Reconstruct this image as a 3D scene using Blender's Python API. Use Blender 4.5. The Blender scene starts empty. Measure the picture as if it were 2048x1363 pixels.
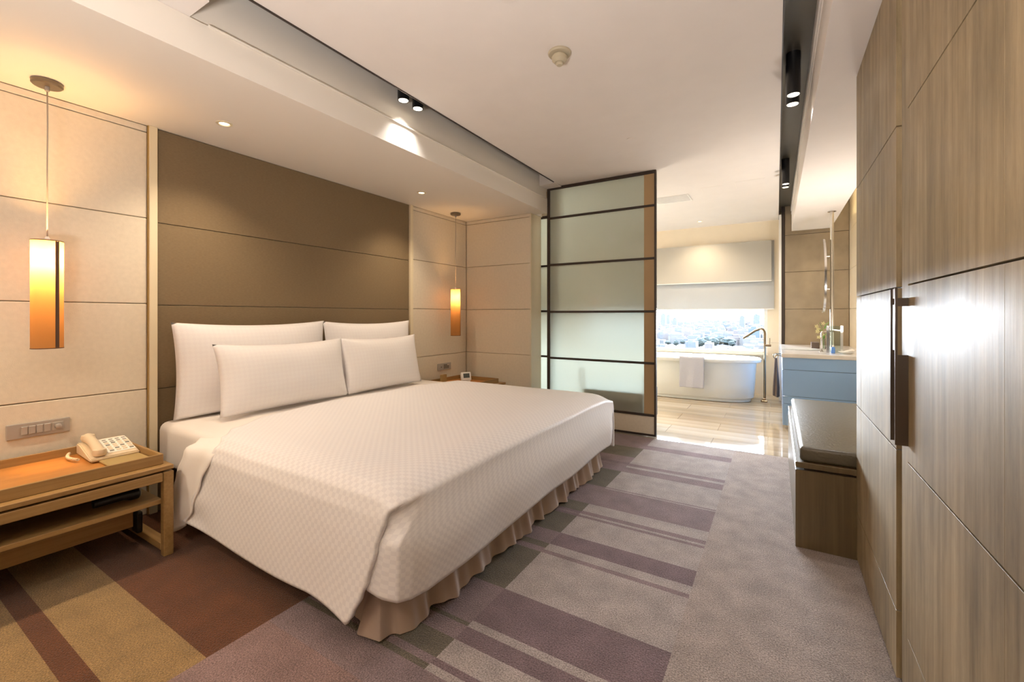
import bpy, bmesh, math, random
from mathutils import Vector, Matrix, noise
R = math.radians
random.seed(7)
SC = bpy.context.scene
COL = SC.collection

# ------------------------------------------------------------------ camera
TH = math.atan(529 / 870.0)
cd = bpy.data.cameras.new('camera')
cd.sensor_width = 36.0
cd.lens = 36.0 * 870 / 2048
cd.shift_y = -50.5 / 2048
cd.clip_start = 0.02
cd.clip_end = 12000
cam = bpy.data.objects.new('camera', cd)
cam.location = (0, 0, 1.18)
cam.rotation_euler = (R(90), 0, TH)
COL.objects.link(cam)
SC.camera = cam

# ------------------------------------------------------------------ exposure / world
SC.view_settings.view_transform = 'Standard'
SC.view_settings.look = 'None'
SC.view_settings.gamma = 1
SC.view_settings.use_curve_mapping = False
SC.view_settings.exposure = 0.56
SC.cycles.max_bounces = 10
SC.cycles.diffuse_bounces = 6
SC.cycles.glossy_bounces = 5
SC.cycles.transmission_bounces = 8
SC.cycles.transparent_max_bounces = 12
SC.cycles.sample_clamp_indirect = 6
SC.cycles.caustics_reflective = False
SC.cycles.caustics_refractive = False
SC.cycles.use_denoising = True

SKY = 90.0
w = bpy.data.worlds.new('sky')
SC.world = w
w.use_nodes = True
nt = w.node_tree
nt.nodes.clear()
tc = nt.nodes.new('ShaderNodeTexCoord')
sp = nt.nodes.new('ShaderNodeSeparateXYZ')
rp = nt.nodes.new('ShaderNodeValToRGB')
bg = nt.nodes.new('ShaderNodeBackground')
ou = nt.nodes.new('ShaderNodeOutputWorld')
nt.links.new(tc.outputs['Generated'], sp.inputs[0])
nt.links.new(sp.outputs['Z'], rp.inputs[0])
nt.links.new(rp.outputs[0], bg.inputs[0])
nt.links.new(bg.outputs[0], ou.inputs[0])
rp.color_ramp.elements[0].position = 0.0
rp.color_ramp.elements[0].color = (0.86, 0.93, 1.0, 1)
rp.color_ramp.elements[1].position = 0.7
rp.color_ramp.elements[1].color = (0.62, 0.78, 1.0, 1)
bg.inputs[1].default_value = SKY


def light(name, typ, loc, energy, col=(1, .78, .52), rot=(0, 0, 0), **k):
    d = bpy.data.lights.new(name, typ)
    d.energy = energy
    d.color = col
    o = bpy.data.objects.new(name, d)
    o.location = loc
    o.rotation_euler = rot
    for a, b in k.items():
        setattr(d, a, b)
    COL.objects.link(o)
    return o


WARM = (1.0, 0.80, 0.58)
# window portal: guides sky light through the bathroom window
po = light('window_portal', 'AREA', (-1.56, 7.66, 1.45), 1, (1, 1, 1), (R(-90), 0, 0), shape='RECTANGLE', size=2.9, size_y=1.7)
po.data.cycles.is_portal = True
# downlights over the bed wall (first two are seen in the ceiling, the others continue the row)
for i, (x, y, e) in enumerate([(-2.78, 1.307, 34), (-2.78, 2.983, 30), (-2.78, -0.35, 80)]):
    light('downlight_lamp', 'SPOT', (x, y, 2.295), e, WARM, spot_size=R(115), spot_blend=.9, shadow_soft_size=.03)
# unseen warm fill light added behind and above the camera
light('unseen_warm_fill', 'AREA', (-1.0, -1.3, 2.575), 14, (1, .80, .58), (0, 0, 0), shape='DISK', size=.35)
# fill light added behind the camera, aimed up to brighten the ceiling
light('unseen_ceiling_fill', 'AREA', (-.5, -.55, .9), 66, (1, .93, .90), (R(180), 0, 0), shape='DISK', size=.5)
# fill light added out of sight behind the wardrobe end, brightens the beam
light('hidden_beam_fill', 'AREA', (.68, 4.7, 1.0), 13, (1, .93, .90), (R(180), 0, 0), shape='RECTANGLE', size=.12, size_y=.5)
light('hidden_bathroom_fill', 'AREA', (-2.7, 5.3, 1.6), 22, (1, .95, .88), (R(180), 0, 0), shape='DISK', size=.3)  # added fill hidden behind the frosted door, lifts the bathroom ceiling
# bathroom downlight, added fill spots, cove
light('bathroom_lamp_and_fill', 'SPOT', (-.98, 7.04, 2.57), 40, (1, .8, .55), spot_size=R(130), spot_blend=.8, shadow_soft_size=.04)
for x_, y_ in ((-2.3, 5.1), (-2.3, 6.3), (-.3, 6.2)):  # three extra spots without fittings, added to brighten the bathroom
    light('bathroom_lamp_and_fill', 'SPOT', (x_, y_, 2.57), 48, (1, .93, .84), spot_size=R(150), spot_blend=.9, shadow_soft_size=.05)
light('cove_lamp', 'AREA', (.71, 5.0, 2.40), 4, (1, .85, .5), (R(180), 0, 0), shape='RECTANGLE', size=.06, size_y=3.6)

# ------------------------------------------------------------------ materials
def mat(name, col, rough=.6, spec=.4, metal=0.0, noise_scale=0, noise_amt=0.0, bump=0.0, bump_scale=60, stretch=(1, 1, 1),
        coat=0.0, coat_rough=.1, sheen=0.0, trans=0.0, alpha=1.0, emit=None, es=0, rough_var=0):
    m = bpy.data.materials.new(name)
    m.use_nodes = True
    n = m.node_tree
    b = n.nodes['Principled BSDF']
    b.inputs['Base Color'].default_value = (*col, 1)
    b.inputs['Roughness'].default_value = rough
    b.inputs['Specular IOR Level'].default_value = spec
    b.inputs['Metallic'].default_value = metal
    b.inputs['Coat Weight'].default_value = coat
    b.inputs['Coat Roughness'].default_value = coat_rough
    b.inputs['Sheen Weight'].default_value = sheen
    b.inputs['Transmission Weight'].default_value = trans
    b.inputs['Alpha'].default_value = alpha
    if emit:
        b.inputs['Emission Color'].default_value = (*emit, 1)
        b.inputs['Emission Strength'].default_value = es
    if noise_amt or bump or rough_var:
        t = n.nodes.new('ShaderNodeTexCoord')
        mp = n.nodes.new('ShaderNodeMapping')
        mp.inputs['Scale'].default_value = stretch
        n.links.new(t.outputs['Object'], mp.inputs[0])
    if noise_amt:
        z = n.nodes.new('ShaderNodeTexNoise')
        z.inputs['Scale'].default_value = noise_scale
        z.inputs['Detail'].default_value = 6
        n.links.new(mp.outputs[0], z.inputs['Vector'])
        mr = n.nodes.new('ShaderNodeMapRange')
        mr.inputs[1].default_value = .3
        mr.inputs[2].default_value = .7
        mr.inputs[3].default_value = 1 - noise_amt
        mr.inputs[4].default_value = 1 + noise_amt
        n.links.new(z.outputs[0], mr.inputs[0])
        mx = n.nodes.new('ShaderNodeVectorMath')
        mx.operation = 'SCALE'
        mx.inputs[0].default_value = col
        n.links.new(mr.outputs[0], mx.inputs['Scale'])
        n.links.new(mx.outputs[0], b.inputs['Base Color'])
    if bump:
        z = n.nodes.new('ShaderNodeTexNoise')
        z.inputs['Scale'].default_value = bump_scale
        z.inputs['Detail'].default_value = 4
        n.links.new(mp.outputs[0], z.inputs['Vector'])
        bp = n.nodes.new('ShaderNodeBump')
        bp.inputs['Strength'].default_value = bump
        bp.inputs['Distance'].default_value = .01
        n.links.new(z.outputs[0], bp.inputs['Height'])
        n.links.new(bp.outputs[0], b.inputs['Normal'])
    return m


def carpet_mat(name, col, seed=0):
    m = mat(name, col, rough=.95, spec=.1, noise_scale=9, noise_amt=.16, bump=.9, bump_scale=170, sheen=.15)
    n = m.node_tree
    b = n.nodes['Principled BSDF']
    # fine speckle multiplies the base colour
    t = n.nodes.new('ShaderNodeTexCoord')
    z = n.nodes.new('ShaderNodeTexNoise')
    z.inputs['Scale'].default_value = 190
    z.inputs['Detail'].default_value = 3
    n.links.new(t.outputs['Object'], z.inputs['Vector'])
    mr = n.nodes.new('ShaderNodeMapRange')
    mr.inputs[1].default_value = .35
    mr.inputs[2].default_value = .65
    mr.inputs[3].default_value = .62
    mr.inputs[4].default_value = 1.35
    n.links.new(z.outputs[0], mr.inputs[0])
    src = b.inputs['Base Color'].links[0].from_socket
    mx = n.nodes.new('ShaderNodeVectorMath')
    mx.operation = 'SCALE'
    n.links.new(src, mx.inputs[0])
    n.links.new(mr.outputs[0], mx.inputs['Scale'])
    n.links.new(mx.outputs[0], b.inputs['Base Color'])
    return m


def checker_fabric(name, c1, c2, scale, r1=.35, r2=.6, bump=.15):
    """satin woven check, driven by the UV map (metres)"""
    m = mat(name, c1, rough=.5, spec=.35, bump=bump, bump_scale=9, sheen=.1)
    n = m.node_tree
    b = n.nodes['Principled BSDF']
    uv = n.nodes.new('ShaderNodeUVMap')
    ck = n.nodes.new('ShaderNodeTexChecker')
    ck.inputs['Scale'].default_value = scale
    ck.inputs['Color1'].default_value = (*c1, 1)
    ck.inputs['Color2'].default_value = (*c2, 1)
    n.links.new(uv.outputs[0], ck.inputs['Vector'])
    n.links.new(ck.outputs['Color'], b.inputs['Base Color'])
    mr = n.nodes.new('ShaderNodeMapRange')
    mr.inputs[3].default_value = r1
    mr.inputs[4].default_value = r2
    n.links.new(ck.outputs['Fac'], mr.inputs[0])
    n.links.new(mr.outputs[0], b.inputs['Roughness'])
    return m


def wood(name, col, dark, rough=.45, axis=1, scale=1.0, bump=.1, spec=.4, coat=0, coat_rough=.2):
    """streaked veneer; axis = direction of the grain"""
    m = mat(name, col, rough=rough, spec=spec, coat=coat, coat_rough=coat_rough)
    n = m.node_tree
    b = n.nodes['Principled BSDF']
    t = n.nodes.new('ShaderNodeTexCoord')
    mp = n.nodes.new('ShaderNodeMapping')
    s = [38 * scale] * 3
    s[axis] = 1.3 * scale
    mp.inputs['Scale'].default_value = s
    n.links.new(t.outputs['Object'], mp.inputs[0])
    z = n.nodes.new('ShaderNodeTexNoise')
    z.inputs['Scale'].default_value = 1.6
    z.inputs['Detail'].default_value = 7
    z.inputs['Roughness'].default_value = .65
    n.links.new(mp.outputs[0], z.inputs['Vector'])
    cr = n.nodes.new('ShaderNodeValToRGB')
    cr.color_ramp.elements[0].position = .32
    cr.color_ramp.elements[0].color = (*dark, 1)
    cr.color_ramp.elements[1].position = .68
    cr.color_ramp.elements[1].color = (*col, 1)
    n.links.new(z.outputs[0], cr.inputs[0])
    n.links.new(cr.outputs[0], b.inputs['Base Color'])
    bp = n.nodes.new('ShaderNodeBump')
    bp.inputs['Strength'].default_value = bump
    bp.inputs['Distance'].default_value = .004
    n.links.new(z.outputs[0], bp.inputs['Height'])
    n.links.new(bp.outputs[0], b.inputs['Normal'])
    return m


def translucent(name, col, t_col, mixf=.5, weave=0):
    m = bpy.data.materials.new(name)
    m.use_nodes = True
    n = m.node_tree
    n.nodes.clear()
    o = n.nodes.new('ShaderNodeOutputMaterial')
    a = n.nodes.new('ShaderNodeBsdfDiffuse')
    a.inputs[0].default_value = (*col, 1)
    b = n.nodes.new('ShaderNodeBsdfTranslucent')
    b.inputs[0].default_value = (*t_col, 1)
    mx = n.nodes.new('ShaderNodeMixShader')
    mx.inputs[0].default_value = mixf
    n.links.new(a.outputs[0], mx.inputs[1])
    n.links.new(b.outputs[0], mx.inputs[2])
    n.links.new(mx.outputs[0], o.inputs[0])
    return m


def frosted(name):
    """laminated fabric glass: diffuse milk + blurred see-through + gloss"""
    m = bpy.data.materials.new(name)
    m.use_nodes = True
    n = m.node_tree
    n.nodes.clear()
    o = n.nodes.new('ShaderNodeOutputMaterial')
    df = n.nodes.new('ShaderNodeBsdfDiffuse')
    df.inputs[0].default_value = (.60, .55, .43, 1)
    tl = n.nodes.new('ShaderNodeBsdfTranslucent')
    tl.inputs[0].default_value = (.80, .84, .76, 1)
    m1 = n.nodes.new('ShaderNodeMixShader')
    m1.inputs[0].default_value = .55
    rf = n.nodes.new('ShaderNodeBsdfRefraction')
    rf.inputs['Color'].default_value = (.82, .88, .84, 1)
    rf.inputs['Roughness'].default_value = .34
    rf.inputs['IOR'].default_value = 1.45
    m2 = n.nodes.new('ShaderNodeMixShader')
    m2.inputs[0].default_value = .30
    gl = n.nodes.new('ShaderNodeBsdfGlossy')
    gl.inputs['Roughness'].default_value = .04
    m3 = n.nodes.new('ShaderNodeMixShader')
    fr = n.nodes.new('ShaderNodeFresnel')
    fr.inputs[0].default_value = 1.5
    n.links.new(fr.outputs[0], m3.inputs[0])
    n.links.new(df.outputs[0], m1.inputs[1])
    n.links.new(tl.outputs[0], m1.inputs[2])
    n.links.new(m1.outputs[0], m2.inputs[1])
    n.links.new(rf.outputs[0], m2.inputs[2])
    n.links.new(m2.outputs[0], m3.inputs[1])
    n.links.new(gl.outputs[0], m3.inputs[2])
    n.links.new(m3.outputs[0], o.inputs[0])
    return m


def clear_glass(name, tint=(1, 1, 1)):
    m = bpy.data.materials.new(name)
    m.use_nodes = True
    n = m.node_tree
    n.nodes.clear()
    o = n.nodes.new('ShaderNodeOutputMaterial')
    tr = n.nodes.new('ShaderNodeBsdfTransparent')
    tr.inputs[0].default_value = (*tint, 1)
    gl = n.nodes.new('ShaderNodeBsdfGlossy')
    gl.inputs['Roughness'].default_value = .02
    fr = n.nodes.new('ShaderNodeFresnel')
    fr.inputs[0].default_value = 1.45
    mx = n.nodes.new('ShaderNodeMixShader')
    n.links.new(fr.outputs[0], mx.inputs[0])
    n.links.new(tr.outputs[0], mx.inputs[1])
    n.links.new(gl.outputs[0], mx.inputs[2])
    n.links.new(mx.outputs[0], o.inputs[0])
    return m


def window_grid(name, wall, glass, sx, sz):
    """facade too far away to tell its windows apart"""
    m = mat(name, wall, rough=.8, spec=.2)
    n = m.node_tree
    b = n.nodes['Principled BSDF']
    t = n.nodes.new('ShaderNodeTexCoord')
    s = n.nodes.new('ShaderNodeSeparateXYZ')
    n.links.new(t.outputs['Object'], s.inputs[0])
    out = []
    for ax, k, th in (('X', sx, .45), ('Z', sz, .5)):
        mu = n.nodes.new('ShaderNodeMath')
        mu.operation = 'MULTIPLY'
        mu.inputs[1].default_value = 1 / k
        n.links.new(s.outputs[ax], mu.inputs[0])
        fr = n.nodes.new('ShaderNodeMath')
        fr.operation = 'FRACT'
        n.links.new(mu.outputs[0], fr.inputs[0])
        g = n.nodes.new('ShaderNodeMath')
        g.operation = 'GREATER_THAN'
        g.inputs[1].default_value = th
        n.links.new(fr.outputs[0], g.inputs[0])
        out.append(g)
    mm = n.nodes.new('ShaderNodeMath')
    mm.operation = 'MULTIPLY'
    n.links.new(out[0].outputs[0], mm.inputs[0])
    n.links.new(out[1].outputs[0], mm.inputs[1])
    mx = n.nodes.new('ShaderNodeMix')
    mx.data_type = 'RGBA'
    mx.inputs['A'].default_value = (*wall, 1)
    mx.inputs['B'].default_value = (*glass, 1)
    n.links.new(mm.outputs[0], mx.inputs['Factor'])
    n.links.new(mx.outputs['Result'], b.inputs['Base Color'])
    return m


M = dict(
    ceiling=mat('ceiling_paint', (.76, .71, .66), .75, .2, noise_scale=6, noise_amt=.015),
    soffit=mat('soffit_paint', (.76, .71, .63), .5, .3),
    panel=mat('cream_wall_fabric', (.68, .61, .49), .85, .15, noise_scale=45, noise_amt=.035, bump=.12, bump_scale=260),
    joint=mat('joint_shadow_backing', (.55, .47, .34), .9, .1),
    headboard=mat('brown_fabric', (.20, .145, .082), .8, .25, noise_scale=60, noise_amt=.07, bump=.2, bump_scale=300, stretch=(1, 1, 3)),
    trim=mat('cream_lacquer', (.72, .63, .44), .35, .5),
    gold=mat('gold_inlay', (.50, .34, .12), .35, .5, metal=.6),
    dark=mat('dark_bronze', (.035, .022, .015), .45, .5),
    darkch=mat('dark_channel_metal', (.13, .115, .09), .38, .5, metal=.5),
    black=mat('black_plastic', (.010, .010, .011), .3, .5),
    white_cap=mat('white_enamel', (.80, .78, .74), .4, .4),
    bedbase=mat('bed_base_cloth', (.05, .04, .035), .9, .1),
    sheet=mat('white_cotton', (.80, .76, .72), .6, .3, bump=.25, bump_scale=7, sheen=.15),
    duvet=checker_fabric('satin_check_duvet', (.80, .78, .78), (.73, .71, .72), 54, .36, .62, .12),
    pillow=checker_fabric('satin_check_pillow', (.86, .845, .855), (.845, .825, .84), 50, .4, .6, .10),
    skirt=mat('taupe_skirt_cloth', (.42, .32, .26), .55, .35, bump=.1, bump_scale=50, sheen=.2),
    oak=wood('light_oak', (.37, .225, .085), (.27, .155, .055), .42, axis=1, scale=1),
    oak_in=wood('orange_oak_tray_floor', (.50, .22, .055), (.42, .175, .04), .4, axis=1),
    oak_x=wood('light_oak_cross_grain', (.36, .22, .085), (.26, .15, .055), .42, axis=0),
    veneer=wood('grey_brown_veneer', (.33, .25, .145), (.18, .13, .065), .38, axis=2, scale=.55, bump=.22, spec=.30, coat=.03, coat_rough=.26),
    veneer2=wood('bench_veneer', (.16, .112, .052), (.10, .07, .032), .38, axis=2, scale=.7, bump=.15, spec=.55, coat=.3, coat_rough=.25),
    leather=mat('dark_leather', (.10, .085, .055), .33, .6, bump=.25, bump_scale=70),
    handle=mat('bronze_pull', (.075, .055, .04), .3, .6, metal=.3),
    chrome=mat('brushed_chrome', (.62, .60, .57), .16, .5, metal=1),
    bronze=mat('warm_steel', (.30, .23, .15), .22, .5, metal=1),
    stone=mat('brown_limestone', (.30, .235, .155), .45, .4, noise_scale=5, noise_amt=.16, bump=.05, bump_scale=20),
    tilewall=mat('cream_wall_tile', (.78, .68, .52), .35, .5, noise_scale=3, noise_amt=.03),
    grout=mat('grout', (.45, .38, .28), .8, .2),
    tub=mat('white_acrylic', (.80, .83, .80), .12, .5),
    marble_top=mat('pale_counter_marble', (.72, .70, .68), .15, .5, noise_scale=6, noise_amt=.08),
    blue=mat('lacquer_daylight_tint', (.26, .43, .72), .22, .5, coat=.3),  # the blue of reflected daylight is put into the panel colour
    towel=mat('white_terry', (.70, .71, .78), .95, .1, bump=1.0, bump_scale=220),
    cloth=mat('grey_brown_cloth', (.16, .12, .10), .9, .1, bump=.5, bump_scale=120),
    plate=mat('satin_nickel_plate', (.40, .37, .33), .4, .5, metal=.25),
    plate_dark=mat('dark_socket_face', (.15, .13, .11), .45, .4),
    phone=mat('cream_phone_plastic', (.66, .54, .37), .35, .45),
    card=mat('printed_card', (.78, .74, .66), .7, .2),
    ink=mat('grey_ink', (.25, .24, .2), .8, .1),
    folder=mat('tan_leather_pad', (.38, .27, .11), .55, .3),
    cord=mat('grey_cord', (.38, .33, .27), .6, .3),
    shade=translucent('amber_shade', (.20, .12, .06), (.62, .36, .16), .6),
    innerg=translucent('frosted_inner_tube', (.9, .85, .75), (.95, .85, .7), .7),
    bulb=mat('bulb', (1, .8, .5), emit=(1, .62, .27), es=14),
    lens=mat('lamp_lens', (1, .9, .7), emit=(1, .88, .68), es=3.2),
    seam=mat('shade_seam', (.08, .04, .02), .5),
    canopy=mat('grey_bronze_canopy', (.16, .13, .09), .3, .6, metal=.4),
    detector=mat('aged_detector_plastic', (.48, .42, .30), .5, .3),
    blind=translucent('cream_blind', (.78, .73, .63), (.062, .058, .050), .42),
    blind2=translucent('white_blind', (.70, .70, .68), (.060, .062, .064), .42),
    frosted=frosted('frosted_fabric_glass'),
    clear=clear_glass('clear_pane'),
    mirror=mat('mirror_silver', (.85, .85, .85), .02, .5, metal=1),
    tanpanel=mat('tan_lacquer_panel', (.42, .29, .15), .35, .4),
    lcd=mat('lcd_face', (.07, .08, .08), .2, .5),
    bottle=mat('blue_bottle', (.08, .22, .6), .1, .5),
    leaf=mat('leaf_green', (.12, .25, .04), .5, .3),
    petal=mat('yellow_petal', (.75, .70, .35), .6, .3),
    smokeglass=clear_glass('vase_glass', (.85, .92, .9)),
    tub_in=mat('dark_upholstery', (.05, .048, .05), .8, .2),
)
for nme in ('veneer',):
    # slow cloudy variation of the gloss, as on a much handled lacquer
    n = M[nme].node_tree
    b = n.nodes['Principled BSDF']
    t = n.nodes.new('ShaderNodeTexCoord')
    z = n.nodes.new('ShaderNodeTexNoise')
    z.inputs['Scale'].default_value = 4
    z.inputs['Detail'].default_value = 5
    n.links.new(t.outputs['Object'], z.inputs['Vector'])
    mr = n.nodes.new('ShaderNodeMapRange')
    mr.inputs[3].default_value = .34
    mr.inputs[4].default_value = .56
    n.links.new(z.outputs[0], mr.inputs[0])
    n.links.new(mr.outputs[0], b.inputs['Roughness'])
    # large water-mark like clouds in the stain
    mp2 = n.nodes.new('ShaderNodeMapping')
    mp2.inputs['Scale'].default_value = (3.5, 3.5, .9)
    z2 = n.nodes.new('ShaderNodeTexNoise')
    z2.inputs['Scale'].default_value = 2.2
    z2.inputs['Detail'].default_value = 8
    z2.inputs['Roughness'].default_value = .7
    n.links.new(t.outputs['Object'], mp2.inputs[0])
    n.links.new(mp2.outputs[0], z2.inputs['Vector'])
    mr2 = n.nodes.new('ShaderNodeMapRange')
    mr2.inputs[1].default_value = .3
    mr2.inputs[2].default_value = .62
    mr2.inputs[3].default_value = .62
    mr2.inputs[4].default_value = 1.25
    n.links.new(z2.outputs[0], mr2.inputs[0])
    src = b.inputs['Base Color'].links[0].from_socket
    mx = n.nodes.new('ShaderNodeVectorMath')
    mx.operation = 'SCALE'
    n.links.new(src, mx.inputs[0])
    n.links.new(mr2.outputs[0], mx.inputs['Scale'])
    n.links.new(mx.outputs[0], b.inputs['Base Color'])

# ------------------------------------------------------------------ builders
def tag(o, label=None, cat=None, group=None, kind=None):
    if label: o['label'] = label
    if cat: o['category'] = cat
    if group: o['group'] = group
    if kind: o['kind'] = kind
    return o


def empty(name, loc, label, cat, group=None, rz=0):
    o = bpy.data.objects.new(name, None)
    o.location = loc
    o.rotation_euler = (0, 0, rz)
    o.empty_display_size = .05
    COL.objects.link(o)
    return tag(o, label, cat, group)


def link(name, me, m=None, parent=None, smooth=False, label=None):
    o = bpy.data.objects.new(name, me)
    COL.objects.link(o)
    if m is not None:
        for mm in (m if isinstance(m, (list, tuple)) else [m]):
            me.materials.append(mm)
    if parent is not None:
        o.parent = parent
        # geometry is given in world coordinates: keep it there, origin at the parent
        o.matrix_parent_inverse = Matrix.Identity(4)
        me.transform(world_of(parent).inverted())
    if smooth:
        for p in me.polygons:
            p.use_smooth = True
    if label:
        o['label'] = label
    return o


def world_of(o):
    m = Matrix.LocRotScale(o.location, o.rotation_euler, o.scale)
    return (world_of(o.parent) @ m) if o.parent else m


class MB:
    """collects shapes (world coordinates) into one mesh"""
    def __init__(s):
        s.b = bmesh.new()

    def box(s, x0, x1, y0, y1, z0, z1, bev=0.0, seg=1):
        r = bmesh.ops.create_cube(s.b, size=1)
        vs = r['verts']
        for v in vs:
            v.co = Vector(((x0 + x1) / 2 + v.co.x * abs(x1 - x0), (y0 + y1) / 2 + v.co.y * abs(y1 - y0), (z0 + z1) / 2 + v.co.z * abs(z1 - z0)))
        if bev:
            es = list({e for v in vs for e in v.link_edges})
            bmesh.ops.bevel(s.b, geom=es, offset=bev, segments=seg, affect='EDGES', profile=.5)
        return s

    def obox(s, c, half, mtx, bev=0.0):
        r = bmesh.ops.create_cube(s.b, size=2)
        vs = r['verts']
        for v in vs:
            v.co = Vector(c) + mtx @ Vector((v.co.x * half[0], v.co.y * half[1], v.co.z * half[2]))
        if bev:
            es = list({e for v in vs for e in v.link_edges})
            bmesh.ops.bevel(s.b, geom=es, offset=bev, segments=2, affect='EDGES', profile=.5)
        return s

    def lathe(s, prof, c=(0, 0, 0), seg=32, axis='Z', cap=True):
        rings = []
        for r, h in prof:
            ring = []
            for i in range(seg):
                a = 2 * math.pi * i / seg
                if axis == 'Z': p = (c[0] + r * math.cos(a), c[1] + r * math.sin(a), c[2] + h)
                elif axis == 'X': p = (c[0] + h, c[1] + r * math.cos(a), c[2] + r * math.sin(a))
                else: p = (c[0] + r * math.cos(a), c[1] + h, c[2] + r * math.sin(a))
                ring.append(s.b.verts.new(p))
            rings.append(ring)
        for a, b in zip(rings, rings[1:]):
            for i in range(seg):
                s.b.faces.new((a[i], a[(i + 1) % seg], b[(i + 1) % seg], b[i]))
        if cap:
            for ring in (rings[0], rings[-1]):
                s.b.faces.new(ring)
        return s

    def tube(s, pts, r, seg=12, caps=True):
        pts = [Vector(p) for p in pts]
        rs = r if isinstance(r, (list, tuple)) else [r] * len(pts)
        prev = None
        rings = []
        up = Vector((0, 0, 1))
        t0 = (pts[1] - pts[0]).normalized()
        if abs(t0.dot(up)) > .9: up = Vector((1, 0, 0))
        nrm = (up - t0 * up.dot(t0)).normalized()
        for i, p in enumerate(pts):
            if i == 0: t = t0
            elif i == len(pts) - 1: t = (pts[i] - pts[i - 1]).normalized()
            else: t = ((pts[i + 1] - p).normalized() + (p - pts[i - 1]).normalized()).normalized()
            nrm = (nrm - t * nrm.dot(t)).normalized()
            bn = t.cross(nrm)
            rings.append([s.b.verts.new(p + (nrm * math.cos(2 * math.pi * k / seg) + bn * math.sin(2 * math.pi * k / seg)) * rs[i]) for k in range(seg)])
        for a, b in zip(rings, rings[1:]):
            for k in range(seg):
                s.b.faces.new((a[k], a[(k + 1) % seg], b[(k + 1) % seg], b[k]))
        if caps:
            s.b.faces.new(rings[0]); s.b.faces.new(rings[-1])
        return s

    def poly_prism(s, pts, d):
        """pts: list of 3d points (planar), d: extrusion vector"""
        a = [s.b.verts.new(p) for p in pts]
        b = [s.b.verts.new(Vector(p) + Vector(d)) for p in pts]
        s.b.faces.new(a); s.b.faces.new(b)
        n = len(a)
        for i in range(n):
            s.b.faces.new((a[i], a[(i + 1) % n], b[(i + 1) % n], b[i]))
        return s

    def grid(s, fn, nu, nv, uvfn=None, closed_u=False):
        vs = [[s.b.verts.new(fn(i / nu, j / nv)) for j in range(nv + 1)] for i in range(nu + 1)]
        uvl = s.b.loops.layers.uv.verify() if uvfn else None
        for i in range(nu):
            for j in range(nv):
                f = s.b.faces.new((vs[i][j], vs[i + 1][j], vs[i + 1][j + 1], vs[i][j + 1]))
                if uvl:
                    for l, (a, c) in zip(f.loops, ((i, j), (i + 1, j), (i + 1, j + 1), (i, j + 1))):
                        l[uvl].uv = uvfn(a / nu, c / nv)
        return s

    def build(s, name, m, parent=None, smooth=False, label=None, merge=0):
        if merge:
            bmesh.ops.remove_doubles(s.b, verts=s.b.verts, dist=merge)
        bmesh.ops.recalc_face_normals(s.b, faces=s.b.faces)
        me = bpy.data.meshes.new(name)
        s.b.to_mesh(me)
        s.b.free()
        o = link(name, me, m, parent, False, label)
        if smooth == 'auto':
            for p in me.polygons: p.use_smooth = True
            me.set_sharp_from_angle(angle=R(35))
        elif smooth:
            for p in me.polygons: p.use_smooth = True
        return o


def bx(name, m, b, parent=None, bev=0.0, label=None, seg=1):
    return MB().box(*b, bev=bev, seg=seg).build(name, m, parent, label=label)


def struct(o):
    o['kind'] = 'structure'
    return o


def copy_tree(o, loc, label=None, rz=None):
    r = o.copy()
    COL.objects.link(r)
    r.location = loc
    if rz is not None: r.rotation_euler = (0, 0, rz)
    if label: r['label'] = label
    def rec(src, dst):
        for ch in [c for c in bpy.data.objects if c.parent == src]:
            c = ch.copy()
            COL.objects.link(c)
            c.parent = dst
            rec(ch, c)
    rec(o, r)
    return r


JZ = [.0, .236, .745, 1.252, 1.76, 2.27]      # the joint heights that run round the whole room
H = 2.59
SOF = 2.31
WL = -3.2
WR = .81
YB = -2.6
YF = 7.5

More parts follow.
